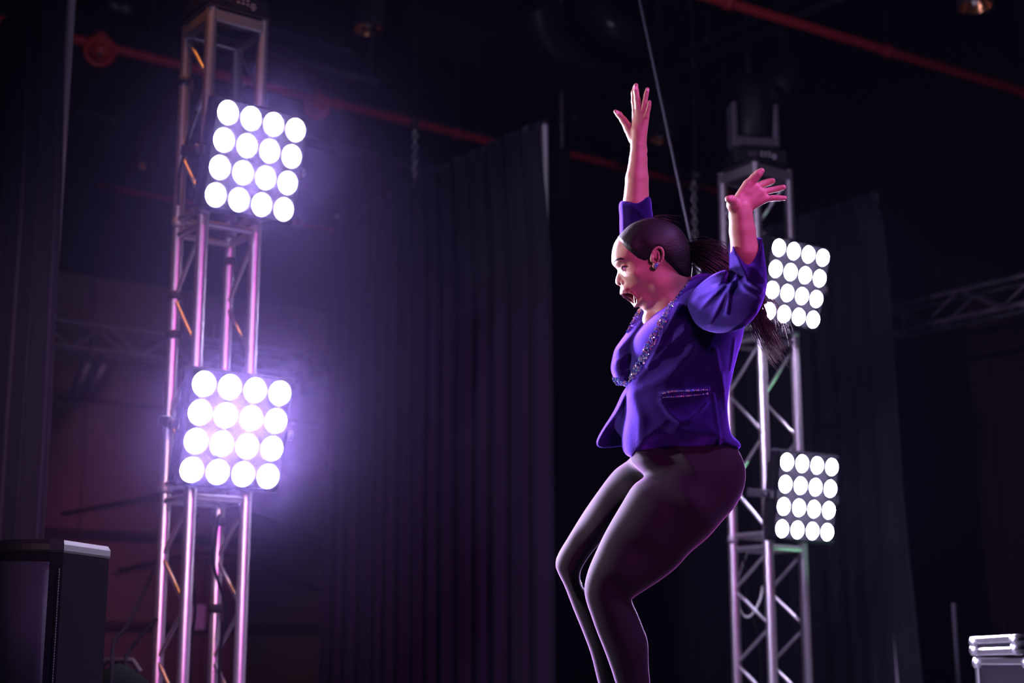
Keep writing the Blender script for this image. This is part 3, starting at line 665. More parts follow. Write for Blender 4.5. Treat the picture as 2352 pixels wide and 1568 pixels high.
def laplace(v, q, t, it=2, lam=0.5):
    E = np.concatenate([q[:,[i,(i+1)%4]] for i in range(4)]+[t[:,[i,(i+1)%3]] for i in range(3)]); n = len(v)
    deg = np.maximum(np.bincount(E[:,0], minlength=n)+np.bincount(E[:,1], minlength=n), 1)[:,None]
    for _ in range(it):
        acc = np.stack([np.bincount(E[:,0], v[E[:,1],k], n)+np.bincount(E[:,1], v[E[:,0],k], n) for k in range(3)], 1)
        v = v+lam*(acc/deg-v)
    return v
def fig_mesh(name, grids, mats, parent=None, region=None, smooth=2):
    V = []; Q = []; T = []; MQ = []; MT = []; off = 0
    for g in grids:
        v, q, t = g.mesh(); v = laplace(v, q, t, smooth)
        if region: MQ.append(region(v[q].mean(1))); MT.append(region(v[t].mean(1)) if len(t) else np.zeros(0, int))
        else: MQ.append(np.zeros(len(q), int)); MT.append(np.zeros(len(t), int))
        V.append(toworld(v)); Q.append(q+off); T.append(t+off); off += len(v)
    V = np.concatenate(V); Q = np.concatenate(Q); T = np.concatenate(T); nq, ntr = len(Q), len(T)
    me = bpy.data.meshes.new(name); me.vertices.add(len(V)); me.vertices.foreach_set('co', V.astype(np.float32).ravel())
    me.loops.add(nq*4+ntr*3); me.loops.foreach_set('vertex_index', np.concatenate([Q.ravel(), T.ravel()]).astype(np.int32))
    me.polygons.add(nq+ntr); me.polygons.foreach_set('loop_start', np.concatenate([np.arange(nq)*4, nq*4+np.arange(ntr)*3]).astype(np.int32))
    for m in mats: me.materials.append(m)
    me.polygons.foreach_set('use_smooth', np.ones(nq+ntr, bool)); me.polygons.foreach_set('material_index', np.concatenate(MQ+MT).astype(np.int32))
    me.update(calc_edges=True); me.validate()
    return link(name, me, parent)
def fw(x, y, c, comp=True):
    a, b = cp(x, y, c) if comp else (x, y)
    return Vector(toworld(np.array([[a, b, c]]))[0])

mat('skin', (0.36,0.165,0.12), 0.5, spec=0.3, vary=0.08, vscale=40, bump=0.03, bscale=900)
mat('scalp', (0.09,0.042,0.032), 0.6, spec=0.2)
mat('lips', (0.30,0.07,0.07), 0.3, spec=0.5)
mat('mouth', (0.16,0.02,0.025), 0.35)
mat('palm_skin', (0.47,0.22,0.18), 0.5, spec=0.3, vary=0.06, vscale=60)
mat('hair', (0.010,0.007,0.006), 0.55, spec=0.25, bump=0.35, bscale=250, stretch=(0.12,1,1))
mat('hair_strand', (0.035,0.018,0.014), 0.4, spec=0.6)
mat('velvet', (0.010,0.006,0.042), 0.7, spec=0.0, sheen=0.95, sheen_tint=(0.28,0.15,1.0), sheen_rough=0.45, vary=0.25, vscale=22, bump=0.15, bscale=160)
mat('lining', (0.010,0.006,0.03), 0.5)
mat('leggings', (0.0145,0.0112,0.0138), 0.75, spec=0.05, sheen=0.36, sheen_tint=(0.90,0.50,1.0), sheen_rough=0.30, bump=0.05, bscale=700)
mat('eye_white', (0.75,0.72,0.72), 0.15); mat('iris', (0.03,0.015,0.01), 0.1)
mat('tooth', (0.8,0.76,0.72), 0.2)
mat('nail', (0.75,0.42,0.42), 0.2)
mat('shoe', (0.02,0.02,0.022), 0.5)
for nm, cc in (('a',(0.9,0.9,1.0)),('b',(0.22,0.32,1.0)),('c',(1.0,0.5,0.7)),('d',(0.45,0.85,1.0))): mat('crystal_'+nm, cc, 0.12, 0.75, spec=0.9, coat=1)

# ---- outlines of the jacket and the leggings, in the figure's frame
def PL(pts, c=0.0): return [cp(p[0], p[1], p[2] if len(p) > 2 else c) for p in pts]
HN = -45.0
def ridge_fn(lst, c):
    L = [(PL(pl, c), a, sg) for pl, a, sg in lst]
    def fn(px, py):
        b = np.zeros(px.shape)
        for pl, a, sg in L:
            d = line_dist(px, py, pl); b = b+a*np.exp(-(d/sg)**2)
        return b
    return fn
LAPEL = [(1590,643),(1572,662),(1556,684),(1540,708),(1522,738),(1505,771),(1490,801),(1475,833),(1462,859),(1449,882)]
torso_r = ridge_fn([([(1520,922),(1536,948),(1560,966),(1582,962),(1605,944),(1622,924)],9.5,6.8),
    ([(1450,900),(1500,885),(1550,850),(1590,800)],11.4,11.9),([(1446,895),(1470,960),(1478,1030)],9.5,13.6),([(1470,870),(1530,800),(1570,760)],7.6,6.8),
    ([(1640,905),(1648,970),(1655,1030)],5.7,4.25),([(1520,905),(1628,893)],9.5,4.25),([(1660,860),(1672,930),(1690,1000)],9.5,6.8),([(1640,800),(1655,860),(1665,900)],7.6,5.95),
    ([(1560,700),(1530,760),(1490,840)],9.5,5.95),([(1500,1000),(1560,985),(1640,1000)],5.7,11.9),([(1530,735),(1515,790)],5.7,3.4),([(1690,780),(1684,850)],7.6,4.25)], -115)
lap_poly = np.array(PL([(1600,632),(1578,646),(1560,668),(1540,705),(1522,735),(1505,770),(1490,800),(1475,832),(1462,858),(1449,881),(1440,884),(1444,850),(1449,815),(1453,780),(1475,750),(1500,722),(1530,694),(1565,655)], -100))
def torso_bump(px, py):
    b = torso_r(px, py); e = poly_dist(px, py, lap_poly)
    b = b+8*np.clip((e+3)/6, 0, 1)
    n = np.sin(px*0.11+1.3*np.sin(py*0.05))*np.sin(py*0.043+0.7*np.sin(px*0.07))
    return b+1.6*n
jacket = Relief(PL([(1608,628),(1578,644),(1552,668),(1530,694),(1500,720),(1475,748),(1454,779),(1449,812),(1446,850),(1442,884),(1439,910),(1436,950),(1431,985),(1428,1008),(1430,1030),(1438,1044),(1452,1050),(1470,1047),(1495,1042),(1530,1040),(1570,1039),(1610,1035),(1650,1032),(1678,1035),(1692,1031),(1699,1021),(1692,1009),(1681,1000),(1674,985),(1670,960),(1669,930),(1672,900),(1679,868),(1686,838),(1694,808),(1702,780),(1708,745),(1706,700),(1690,660),(1660,634),(1634,626)]),
    [(1500,780,118),(1600,780,132),(1450,850,85),(1560,900,118),(1560,1000,140),(1450,1000,120),(1640,700,120),(1580,660,95),(1620,640,85)],
    [(1480,800,110),(1680,800,75),(1560,900,120),(1440,960,110),(1500,980,125),(1690,960,60),(1560,1030,70),(1600,650,45),(1540,690,50)], 0, torso_bump)
far_lapel = Relief(PL([(1502,700),(1478,706),(1462,726),(1440,762),(1424,784),(1412,802),(1406,825),(1403,846),(1408,864),(1418,878),(1432,886),(1444,884),(1470,850),(1490,790),(1510,740)], 45),
    [(1480,740,45),(1430,840,50),(1500,800,60)], [(1430,800,24),(1480,740,22),(1430,870,20)], 45, ridge_fn([([(1415,830),(1445,812),(1462,790)],5,6),([(1412,860),(1440,850)],4,5),([(1420,800),(1450,770),(1480,735)],5,6),([(1432,872),(1450,835)],4,5)], 10))
flap = Relief(PL([(1445,884),(1430,900),(1412,938),(1393,972),(1376,1002),(1371,1018),(1376,1027),(1392,1030),(1424,1026),(1450,1020),(1460,960),(1455,900)], 40),
    [(1380,1015,10),(1400,980,12),(1450,950,34)], [(1380,1010,10),(1440,950,20)], [(1380,1010,62),(1450,960,30)], ridge_fn([([(1440,892),(1410,950),(1376,1012)],9,6)], 40))
def sleeve_c0(px, py):
    a = np.interp(px, [1540,1572,1690,1720,1800], [-80,-95,-262,-280,-285]); w = np.clip((py-628)/60, 0, 1); w = w*w*(3-2*w)
    return a*w+(-288)*(1-w)
crease = (1674,641)
sleeve_r = ridge_fn([([crease,(1650,665),(1622,700),(1597,738)],11.4,4.5),([crease,(1660,680),(1645,715),(1632,745)],11.4,4.5),([crease,(1632,655),(1600,690),(1584,716)],11.4,5.4),([crease,(1668,690),(1664,720)],9.5,4.5),
    ([(1680,600),(1700,650),(1735,668)],9.5,6.3),([(1678,640),(1700,668),(1738,690)],7.6,5.4),([(1700,600),(1730,640),(1752,650)],5.7,5.4),([(1640,630),(1610,648),(1592,675)],9.5,5.4),([(1620,750),(1680,752),(1730,722)],5.7,9)], -230)
sleeve = Relief(PL([(1640,628,-110),(1612,640,-110),(1592,664,-115),(1582,698,-120),(1590,732,-135),(1608,751,-150),(1640,763,-180),(1675,764,-210),(1708,752,-240),(1736,728,-280),(1752,700,-290),(1761,668,-290),(1762,640,-290),(1757,600,-290),(1752,562,-290),(1748,545,-290),(1738,566,-290),(1717,605,-290),(1700,590,-290),(1686,566,-290),(1679,548,-290),(1676,590,-290),(1675,636,-280),(1660,632,-200)]),
    [(1600,700,70),(1660,705,76),(1730,680,60),(1715,590,46),(1680,570,42),(1745,570,42)], [(1600,700,50),(1660,700,60),(1735,690,50),(1715,590,26),(1681,570,22),(1750,570,22)],
    sleeve_c0, sleeve_r)
cuff_back = Relief(PL([(1679,552),(1715,556),(1749,546),(1752,600),(1740,640),(1690,640),(1677,600)], -275), 34, 22, -268)
sleeve_far = Relief(PL([(1424,464),(1423,500),(1423,530),(1426,560),(1438,610),(1480,680),(1540,690),(1540,620),(1515,545),(1499,495),(1491,450),(1458,455)], 130),
    [(1455,480,40),(1480,620,55)], [(1455,480,34),(1480,620,44)], [(1455,470,130),(1480,600,120),(1520,680,80)], ridge_fn([([(1428,475),(1430,520),(1426,555)],4,5),([(1450,470),(1480,500)],3,6)], 100))
pelvis = Relief(PL([(1462,1015),(1449,1050),(1468,1080),(1500,1105),(1560,1130),(1640,1125),(1685,1085),(1690,1050),(1665,1015)]), 108, [(1470,1060,55),(1600,1070,75)], 0)
near_leg = Relief(PL([(1545,1012),(1528,1050),(1502,1082),(1474,1101),(1453,1118),(1429,1156),(1391,1220),(1369,1265),(1350,1310),(1342,1347),(1345,1375),(1357,1411),(1369,1445),(1387,1490),(1402,1531),(1414,1568),(1436,1625),(1448,1690),(1455,1716),(1488,1716),(1494,1690),(1498,1625),(1493,1568),(1489,1522),(1487,1471),(1477,1441),(1463,1406),(1451,1378),(1457,1368),(1515,1331),(1552,1303),(1584,1269),(1624,1235),(1661,1194),(1689,1164),(1708,1130),(1715,1096),(1712,1066),(1700,1040),(1672,1018),(1610,1012)], -72),
    [(1600,1030,112),(1620,1120,108),(1500,1180,88),(1440,1280,72),(1395,1345,56),(1420,1440,52),(1450,1560,44),(1470,1690,32)],
    [(1620,1080,120),(1540,1180,100),(1460,1270,85),(1390,1345,50),(1425,1440,52),(1450,1560,36),(1470,1690,20)], [(1600,1060,-45),(1540,1160,-72),(1400,1345,-82),(1460,1650,-75)])
far_leg = Relief(PL([(1462,1010),(1449,1050),(1410,1081),(1372,1130),(1339,1179),(1305,1235),(1283,1272),(1276,1295),(1281,1314),(1297,1347),(1316,1396),(1339,1452),(1357,1501),(1374,1568),(1396,1640),(1410,1720),(1416,1745),(1446,1745),(1450,1700),(1446,1640),(1432,1568),(1420,1480),(1400,1420),(1372,1370),(1345,1355),(1334,1335),(1337,1305),(1372,1255),(1430,1200),(1520,1160),(1620,1130),(1680,1090),(1672,1025),(1560,1010)], 76),
    [(1560,1040,105),(1500,1120,92),(1400,1180,76),(1310,1290,52),(1345,1400,50),(1400,1560,42),(1425,1700,30)],
    [(1560,1060,100),(1450,1120,80),(1360,1220,60),(1305,1295,42),(1350,1400,40),(1405,1560,32),(1425,1700,18)], [(1560,1040,50),(1450,1100,72),(1310,1290,84),(1420,1650,70)])

# ---- head: rounded relief with nose, mouth, ears, eye sockets
def head_bump(px, py):
    def gsn(x, y, sx, sy, a):
        x, y = cp(x, y, HN); return a*np.exp(-((px-x)/sx)**2-((py-y)/sy)**2)
    b = gsn(1429,612,9,6,-7)+gsn(1418,596,9,5,4)+gsn(1450,628,14,11,5)+gsn(1441,606,6,12,-1.5)+gsn(1462,654,16,18,-2.5)+gsn(1446,662,6,11,-1.5)+gsn(1460,574,16,12,-3)+gsn(1490,690,22,12,1.5)
    return b
head = Relief([(1430,535),(1418,547),(1410,561),(1406,577),(1404.5,594),(1406,605),(1411,612),(1418,617),(1422,624),(1425,634),(1427,644),(1427,653),(1425.5,660),(1424,667),(1426,671.5),(1435,678),(1447,684),(1454,690),(1457,698),(1461,703.5),(1466,704),(1471,706),(1477,711.5),(1485,714.5),(1493,714),(1505,708),(1522,700),(1545,690),(1570,660),(1582,620),(1582,580),(1572,545),(1550,522),(1525,512),(1495,509),(1462,515)],
    [(1415,570,50),(1440,560,56),(1500,555,62),(1570,590,56),(1440,610,46),(1460,630,54),(1430,660,34),(1445,672,36),(1470,690,36),(1482,708,30),(1510,650,56),(1530,690,50),(1465,705,26)],
    [(1415,570,52),(1500,555,70),(1570,590,56),(1435,615,42),(1455,635,44),(1430,660,28),(1450,680,28),(1470,695,24),(1482,708,22),(1510,650,45),(1430,645,34)], 0, head_bump, n=3)
nose = Relief([(1417,613),(1419.5,621),(1418,628),(1415,637),(1413.4,645),(1414.2,650),(1417,653.6),(1422,655.8),(1427,656.5),(1436,655),(1444,646),(1440,630),(1430,614)],
    [(1418,620,8),(1417,636,10),(1418,648,13),(1430,650,16),(1436,630,16)], [(1418,620,8),(1416,648,11),(1430,640,14)], 0, n=3)
def head_grid():
    g = Grid((1392,498,-84), (1612,770,84), 1.25)
    g.add(head.field(g)); g.add(nose.field(g), 5)
    for s in (-1, 1):
        g.ell((1432,648.5,s*13), (8,7,6), 3)                       # wings of the nose
    # lips around the open mouth
    ring = []
    for k in range(16):
        a = 2*math.pi*k/16; ring.append((1444-21*math.cos(a)*0.74+11*abs(math.sin(a))**1.5, 687.5-21*math.cos(a)*0.67-8*abs(math.sin(a))**1.5+4*math.sin(a), 27*math.sin(a)))
    ring = [(2*1444-x if False else x, y, z) for x, y, z in ring]
    for k in range(16): g.cone(ring[k], ring[(k+1)%16], 4.0, 4.0, 3)
    t3 = (0.74,0.67,0); n3 = (-0.67,0.72,0.0)
    g.ell((1445.5,686,-5), (18,28,25), 2.5, True, (t3, n3, (0.0,0.22,0.97)))
    g.chain([(1428,672.5,8),(1436,680,19),(1447,686,24),(1455,693,21),(1459,701,8)], [3.2,3.6,4,4,3.4], 2)     # far side of the lips
    g.cone((1441,675,22), (1458,684,28), 8, 9, 3); g.cone((1446,677,14), (1462,686,14), 5, 7, 3)
    g.chain([(1458,680,-9),(1461,691,-5),(1462,701,-1)], [4.2,5,4.4], 2); g.cone((1462,699,0), (1470,690,0), 5, 8, 2.5)   # lower lip and tongue
    for s in (-1, 1):
        g.cone((1425.5,650.5,s*9.5), (1429,645,s*10), 3.3, 2.6, 1.2, sub=True)
        g.chain([(1424,616,s*26),(1427.5,612.6,s*31),(1432,611.6,s*33.5),(1440,615.5,s*34.5)], [1.8,2.2,2.2,1.6], 2)    # upper lid
        g.chain([(1424,617,s*26),(1428,620.4,s*29.5),(1433,621.2,s*32),(1440,617,s*34)], [1.6,2.0,2.0,1.5], 2.5)       # lower lid
    # ears
    ex, ey = cp(1508, 594, -58)
    for s in (-1, 1):
        pts = [(0.2+13.5*math.cos(a)-2*math.sin(a)*0, -4+21*math.sin(a)) for a in np.linspace(-3.6, 1.25, 15)]
        rs = np.interp(range(15), [0,3,8,14], [2.6,3.2,3.2,3.0])
        P3 = [(ex+x*0.95+0.16*y*-1, ey+y, s*(62+5*max(0,(x+6)/18))) for x, y in pts]
        g.chain(P3, rs, 1.2)
        g.cone((ex-3,ey-12,s*54), (ex-2,ey+12,s*54), 9.5, 8, 2)      # back of the ear bowl
        g.cone((ex-5,ey+17,s*63), (ex-1,ey+19,s*64), 5.5, 4.5, 3)   # lobe
        g.chain([(ex+4,ey-13,s*65),(ex+5,ey,s*66),(ex+1,ey+9,s*65)], [2.6,2.6,2.4], 1.5)   # inner fold
        g.cone((ex-10,ey-2,s*63), (ex-8,ey+6,s*63), 3.6, 3.2, 2)   # tragus
        g.cone((ex-3,ey+2,s*70), (ex-4,ey+3,s*58), 5, 3, 1.5, sub=True)
    # neck and upper chest
    g.chain([(1540,650,0),(1545,700,0),(1560,760,0)], [50,50,62], 14)
    g.cone((1535,690,-38), (1508,745,-10), 9, 8, 14); g.cone((1535,690,38), (1508,745,10), 9, 8, 14)
    g.cone((1505,735,0), (1520,770,0), 30, 34, 10)
    return g
# ---- forearms and hands
def far_hand():
    C = 130.0; g = Grid((1395,140,85), (1545,505,190), 1.25)
    def q(x, y, c): a, b = cp(x, y, C+c); return (a, b, C+c)
    g.chain([q(1462,540,0),q(1461,465,0),q(1463,410,0),q(1466,365,0),q(1466.5,336,0)], [32,30.5,27,21,18.5], 4)
    g.cone(q(1477,345,2), q(1475,340,2), 10, 9.5, 5)
    g.cone(q(1467,334,0), q(1466,300,0), 17, 16, 6)
    for x0, x1, c, r in ((1459,1461,6,9.5),(1467,1468,-2,9.5),(1476,1477,-6,9),(1483,1484,-9,8)):   # palm
        g.cone(q(1466+(x0-1470)*0.6,322,c*0.5), q(x1,258 if x1 < 1480 else 266,c), 11, r, 6)
    g.chain([q(1461,258,8),q(1457,232,10),q(1456,213,11),q(1459,199,11)], [8.6,7.4,6.4,5.4], 3)          # index
    g.chain([q(1467,256,-2),q(1464,229,-1),q(1461,209,0),q(1461,195.5,0)], [8.4,7.2,6.2,5.0], 3)          # middle
    g.chain([q(1477,256,-7),q(1481,234,-9),q(1484,218,-11),q(1487,205.5,-12)], [7.8,6.4,5.8,5.0], 2)       # ring
    g.chain([q(1484,268,-12),q(1489,250,-15),q(1491,242,-17),q(1492,234,-18)], [7,5.4,4.8,4.3], 2)      # little finger
    g.chain([q(1455,318,8),q(1444,294,14),q(1432,276,16),q(1422,263,17),q(1414,256,17)], [13,11.5,8.2,7,5], 4)   # thumb
    return g
def near_hand():
    C = -290.0; g = Grid((1590,375,-350), (1790,640,-228), 1.25)
    def q(x, y, c): a, b = cp(x, y, C+c); return (a, b, C+c)
    g.chain([q(1714,630,4),q(1714,608,2),q(1711,580,0),q(1705,530,0),q(1702,497,0)], [12,20,29.5,27,25], 5)
    g.cone(q(1701,495,0), q(1702,478,-2), 23, 21, 6)
    # palm
    for a, b, r1, r2 in (((1690,470,-4),(1719,424,-4),13,11.5),((1697,474,-2),(1735,431,-2),13,11),((1706,478,0),(1748,442,-2),13,10.5),((1716,477,2),(1757,455,0),11,9.5)):
        g.cone(q(*a), q(*b), r1, r2, 6)
    g.chain([q(1719,424,-4),q(1733,408,-8),q(1742,399,-12),q(1749,392.5,-14)], [10.8,9,8.2,6.4], 3)     # index
    g.chain([q(1737,430,8),q(1754,422,16),q(1766,418,18),q(1774,415.5,16)], [8.6,7.6,7.2,6.4], 2)      # middle
    g.chain([q(1750,441,0),q(1770,437,2),q(1786,433.5,2),q(1799.5,430,-2)], [7.8,6.6,6.4,5.6], 2)       # ring
    g.chain([q(1756,457,0),q(1775,455,-4),q(1789,455,-6),q(1802,455,-8)], [7.6,6.4,6,5.2], 2)           # little finger
    g.chain([q(1690,480,-6),q(1684,470,-20),q(1681,459,-34),q(1673,457,-42)], [15,13,9.4,7.2], 5)       # thumb, towards the viewer
    g.cone(q(1688,473,-10), q(1700,455,-10), 13, 9, 6)
    g.ell(q(1722,448,-30), (16,11,15), 4, True)                                                        # hollow of the palm
    return g
def trunk():
    g = Grid((1260,640,-310), (1760,1800,190), 8.0)
    def q(x, y, c): a, b = cp(x, y, c); return (a, b, c)
    g.chain([(1560,760,0),(1570,860,0),(1565,960,0),(1575,1040,0)], [60,62,64,66], 20)
    g.cone((1578,745,-50), (1578,745,50), 36, 36, 20)
    for a, b, r1, r2 in (((1600,705,-80),(1690,706,-195),24,20),((1690,706,-195),(1714,622,-284),13,13),((1530,700,80),(1490,650,110),30,28)):
        g.cone(q(*a), q(*b), r1, r2, 6)
    for leg in (((1600,1080,-50),(1405,1340,-78),(1445,1560,-75),(1470,1690,-72)), ((1540,1072,60),(1306,1284,84),(1390,1560,78),(1428,1720,75))):
        pts = [q(*p) for p in leg]; g.chain(pts, [42,15,12,11], 6)
        e = pts[-1]; g.cone((e[0],e[1]+16,e[2]), (e[0]-66,e[1]+24,e[2]), 10, 8, 4)
    return g
hairline = np.array(PL([(1414,546),(1430,566),(1450,580),(1466,594),(1480,600),(1495,594),(1502,580),(1509,572),(1519,584),(1528,600),(1545,616),(1561,632),(1579,646),(1620,660),(1650,600),(1600,480),(1440,480),(1400,520)], HN))
def skin_region(c):
    x, y, z = c[:,0], c[:,1], c[:,2]; r = np.zeros(len(c), int)
    hd = (y < 730) & (x < 1500) & (x > 1400) & (y > 655) & (np.abs(z) < 45)
    tt = (x-1443)*0.74+(y-687)*0.67; nn = (x-1443)*(-0.67)+(y-687)*0.72
    inside = (((x-1446)*0.74+(y-686)*0.67)/19)**2+(((x-1446)*-0.67+(y-686)*0.72)/31)**2+(z/28.5)**2 < 1.02
    r[hd & (np.abs(tt) < 24) & (nn > -16-0.0*z) & (np.hypot(tt/25, (nn+2)/22) < 1.02) & (np.abs(z) < 33)] = 1
    r[hd & inside] = 2
    e = poly_dist(x, y, hairline) if len(x) < 90000 else np.full(len(x), -99.0); ear = (np.hypot((x-1500)/20, (y-597)/27) < 1) & (np.abs(z) > 56)
    r[(e > -22+22*rng.random(len(x))**0.75) & (np.abs(z) < 84) & (y < 670) & (y > 490) & (x > 1395) & ~ear] = 4
    pm = (z < -287-8*rng.random(len(x))) & (y < 512-26*rng.random(len(x))) & (y > 380); r[pm] = 3
    return r
person = fig_mesh('person', [head_grid(), far_hand(), near_hand(), trunk()], [MATS['skin'], MATS['lips'], MATS['mouth'], MATS['palm_skin'], MATS['scalp']], None, skin_region, 2)
tag(person, 'shouting dancer in a purple velvet jacket and dark leggings, both arms thrown up', 'person')
# ---- clothes
g = Grid((1350,600,-150), (1730,1075,150), 2.0)
g.add(jacket.field(g)); g.add(far_lapel.field(g), 4); g.add(flap.field(g), 3)
g2 = Grid((1500,505,-376), (1735,790,-20), 2.0); g2.add(sleeve.field(g2)); g2.add(cuff_back.field(g2), 2); 
ca = [(*cp(1711,572,-290),-290), (*cp(1706,520,-290),-290)]; g2.cone(ca[0], ca[1], 31.5, 33, 2, sub=True)
g3 = Grid((1420,420,40), (1580,720,200), 2.0); g3.add(sleeve_far.field(g3))
ca = [(*cp(1461,480,130),130), (*cp(1460,430,130),130)]; g3.cone(ca[0], ca[1], 31, 34, 2, sub=True)
jk = fig_mesh('jacket', [g, g2, g3], [MATS['velvet']], person, None, 2)
g = Grid((1250,975,-190), (1730,1790,210), 3.0); g.add(near_leg.field(g)); g.add(far_leg.field(g), 10); g.add(pelvis.field(g), 16)
fig_mesh('leggings', [g], [MATS['leggings']], person, None, 3)
for c, ax_, fy in ((-72,1470,1729.5), (76,1430,1762)):
    sh = Relief(PL([(ax_+28,fy-62),(ax_+34,fy-30),(ax_+30,fy-3),(ax_-10,fy-1),(ax_-90,fy-1),(ax_-118,fy-8),(ax_-116,fy-22),(ax_-80,fy-36),(ax_-40,fy-50),(ax_-22,fy-66)], c), 36, 22, c)
    x0, y0 = cp(ax_-140, fy-80, c); x1, y1 = cp(ax_+60, fy+6, c); g = Grid((x0,y0,c-45), (x1,y1,c+45), 3.0); g.add(sh.field(g)); fig_mesh('shoe', [g], [MATS['shoe']], person)
# ---- crystal trims
def gem_band(name, pts, half, count, surf, r, parent, comp_c, seed, rows=None):
    rnd = random.Random(seed); P = smooth_poly(PL(pts, comp_c), 8, False); seg = np.r_[0, np.cumsum(np.hypot(*np.diff(P, axis=0).T))]
    m = MB()
    for k in range(count):
        t = (k+0.5)/count if rows else rnd.random(); d = t*seg[-1]
        x, y = np.interp(d, seg, P[:,0]), np.interp(d, seg, P[:,1]); x2, y2 = np.interp(d+1, seg, P[:,0]), np.interp(d+1, seg, P[:,1])
        n = np.array([-(y2-y), x2-x]); n = n/(np.linalg.norm(n)+1e-9); off = rnd.uniform(-1, 1)*np.interp(t, *half) if not rows else 0
        x, y = x+n[0]*off, y+n[1]*off; c = surf(x, y); rr = r*rnd.choice((0.7,0.85,1.0,1.15))/SPX
        w3 = Vector(toworld(np.array([[x, y, c-0.5*r]]))[0]); A = Matrix.Rotation(rnd.uniform(0,6), 3, 'X') @ Matrix.Rotation(rnd.uniform(0,6), 3, 'Z')
        vs = []
        for z, kk, q in ((-1,0.0,1),(-0.35,0.95,6),(0.35,0.95,6),(1,0.0,1)):
            for i in range(q): a = 2*math.pi*i/6+z; vs.append(w3+A @ Vector((kk*rr*math.cos(a), kk*rr*math.sin(a), z*rr)))
        fs = [(0,1+(i+1)%6,1+i) for i in range(6)]+[(1+i,1+(i+1)%6,7+(i+1)%6,7+i) for i in range(6)]+[(13,7+i,7+(i+1)%6) for i in range(6)]
        m.cur = rnd.choice((0,0,0,1,1,1,2,3)); m.add(vs, fs)
    o = m.build(name, [MATS['crystal_a'], MATS['crystal_b'], MATS['crystal_c'], MATS['crystal_d']], parent); o['kind'] = 'stuff'; return o
gem_band('lapel_crystals', LAPEL, ([0,0.25,0.5,0.85,1],[2,4,8,7,3]), 560, jacket.surf, 2.6, jk, -100, 1)
gem_band('pocket_crystals', [(1521,904),(1545,899),(1580,897),(1627,895)], None, 24, jacket.surf, 2.7, jk, -120, 2, True)
gem_band('pocket_crystals', [(1523,913),(1550,911),(1590,908),(1628,904)], None, 24, jacket.surf, 2.7, jk, -120, 3, True)
gem_band('lapel_crystals', [(1476,708),(1462,724),(1450,744),(1440,763)], ([0,1],[5,2]), 110, lambda x, y: 28, 2.4, jk, 40, 4)
gem_band('lapel_crystals', [(1410,866),(1418,876),(1430,881),(1442,879)], ([0,0.4,1],[2,6,5]), 110, lambda x, y: far_lapel.surf(x, y)-2, 2.5, jk, 10, 5)
# ---- eyes, brows, ear stud
for s in (-1, 1):
    ec = np.array([1433.5, 616.6, s*23.5]); cw = Vector(toworld(ec[None])[0]); r = 10.2/SPX
    gz = Vector(toworld(ec[None]+np.array([[-0.86,0.08,s*0.45]]))[0])-cw; gz.normalize()
    m = MB(); m.lathe(cw, gz, [(r*math.sin(a), -r*math.cos(a)) for a in np.linspace(0, math.pi*0.86, 12)], 20); e = m.build('eye', MATS['eye_white'], person)
    m = MB(); m.lathe(cw, gz, [(r*math.sin(a)*1.01, r*math.cos(a)*1.03) for a in np.linspace(0.52, 0.0, 5)], 16); m.build('iris', MATS['iris'], e)
for s in (-1, 1):
    pts = []
    for x, y in ((1410,601),(1414,597.5),(1420,594.5),(1427,593),(1434,595)):
        px, py = cp(x, y, HN); pts.append(Vector(toworld(np.array([[px, py, (-1 if s < 0 else 1)*abs(head.surf(px, py))-s*-0.5]]))[0]))
    m = MB(); m.tube(pts, [1.2/SPX,2.3/SPX,2.3/SPX,1.8/SPX,0.7/SPX], 8); m.build('eyebrow', MATS['hair'], person)
for s_ in (-1, 1):
    lid = [Vector(toworld(np.array([[x, y, s_*z]]))[0]) for x, y, z in ((1423.2,616.2,27.0),(1426,613.6,32),(1429.5,613.2,35.2),(1434,613.6,36.4),(1439,616.2,36.6))]
    m = MB(); m.tube(lid, [0.7/SPX,1.1/SPX,1.2/SPX,1.1/SPX,0.5/SPX], 6); m.build('eyelashes', MATS['hair'], person)
sx, sy = cp(1507.5, 609, -70)
m = MB(); a = Vector(toworld(np.array([[sx, sy, -71.5]]))[0]); m.lathe(a, -CF, [(4.4/SPX,-3/SPX),(4.4/SPX,0),(3/SPX,2.2/SPX),(0,3/SPX)], 10, False); m.cur = 1
b = Vector(toworld(np.array([[sx+4, sy-3.5, -71.5]]))[0]); m.lathe(b, -CF, [(2.4/SPX,-3/SPX),(2.4/SPX,0),(0,1.6/SPX)], 8, False)
m.build('ear_stud', [MATS['crystal_b'], MATS['crystal_a']], person)
# ---- hair: close cap, then the flying ponytail strand by strand
def hair_w(d): return [(p[0], p[1], p[2]+d) for p in head.W]
cap = Relief([(1426,537),(1447,516),(1470,506),(1495,502),(1522,505),(1545,513),(1563,527),(1576,547),(1586,570),(1590,600),(1588,640),(1577,640),(1561,626),(1547,612),(1531,598),(1521,584),(1511,572),(1500,578),(1492,590),(1480,592),(1470,588),(1456,574),(1440,562)],
    hair_w(5), [(p[0], p[1], p[2]) for p in head.R], 0)
def cap_grid():
    g = Grid((1400,492,-84), (1604,670,84), 1.5)
    outer = Relief([(1424,538),(1447,516),(1470,506),(1495,502.5),(1522,505),(1545,513),(1563,527),(1576,547),(1587,572),(1590,605),(1586,640),(1565,690),(1500,714),(1470,706),(1427,653),(1425,634),(1411,612),(1404.5,594),(1406,577),(1412,556)], hair_w(4.5), head.R, 0, n=3)
    f = outer.field(g); e = poly_dist(g.P[:,:,0]+0*g.Q[:,:,0], g.Q[:,:,0]+0*g.P[:,:,0], hairline)
    tp = (3.8*(1-np.clip(e/10, 0, 1)))[:,:,None]; g.F = np.maximum(f+tp, -e[:,:,None]*0.7).astype(np.float32)
    return g
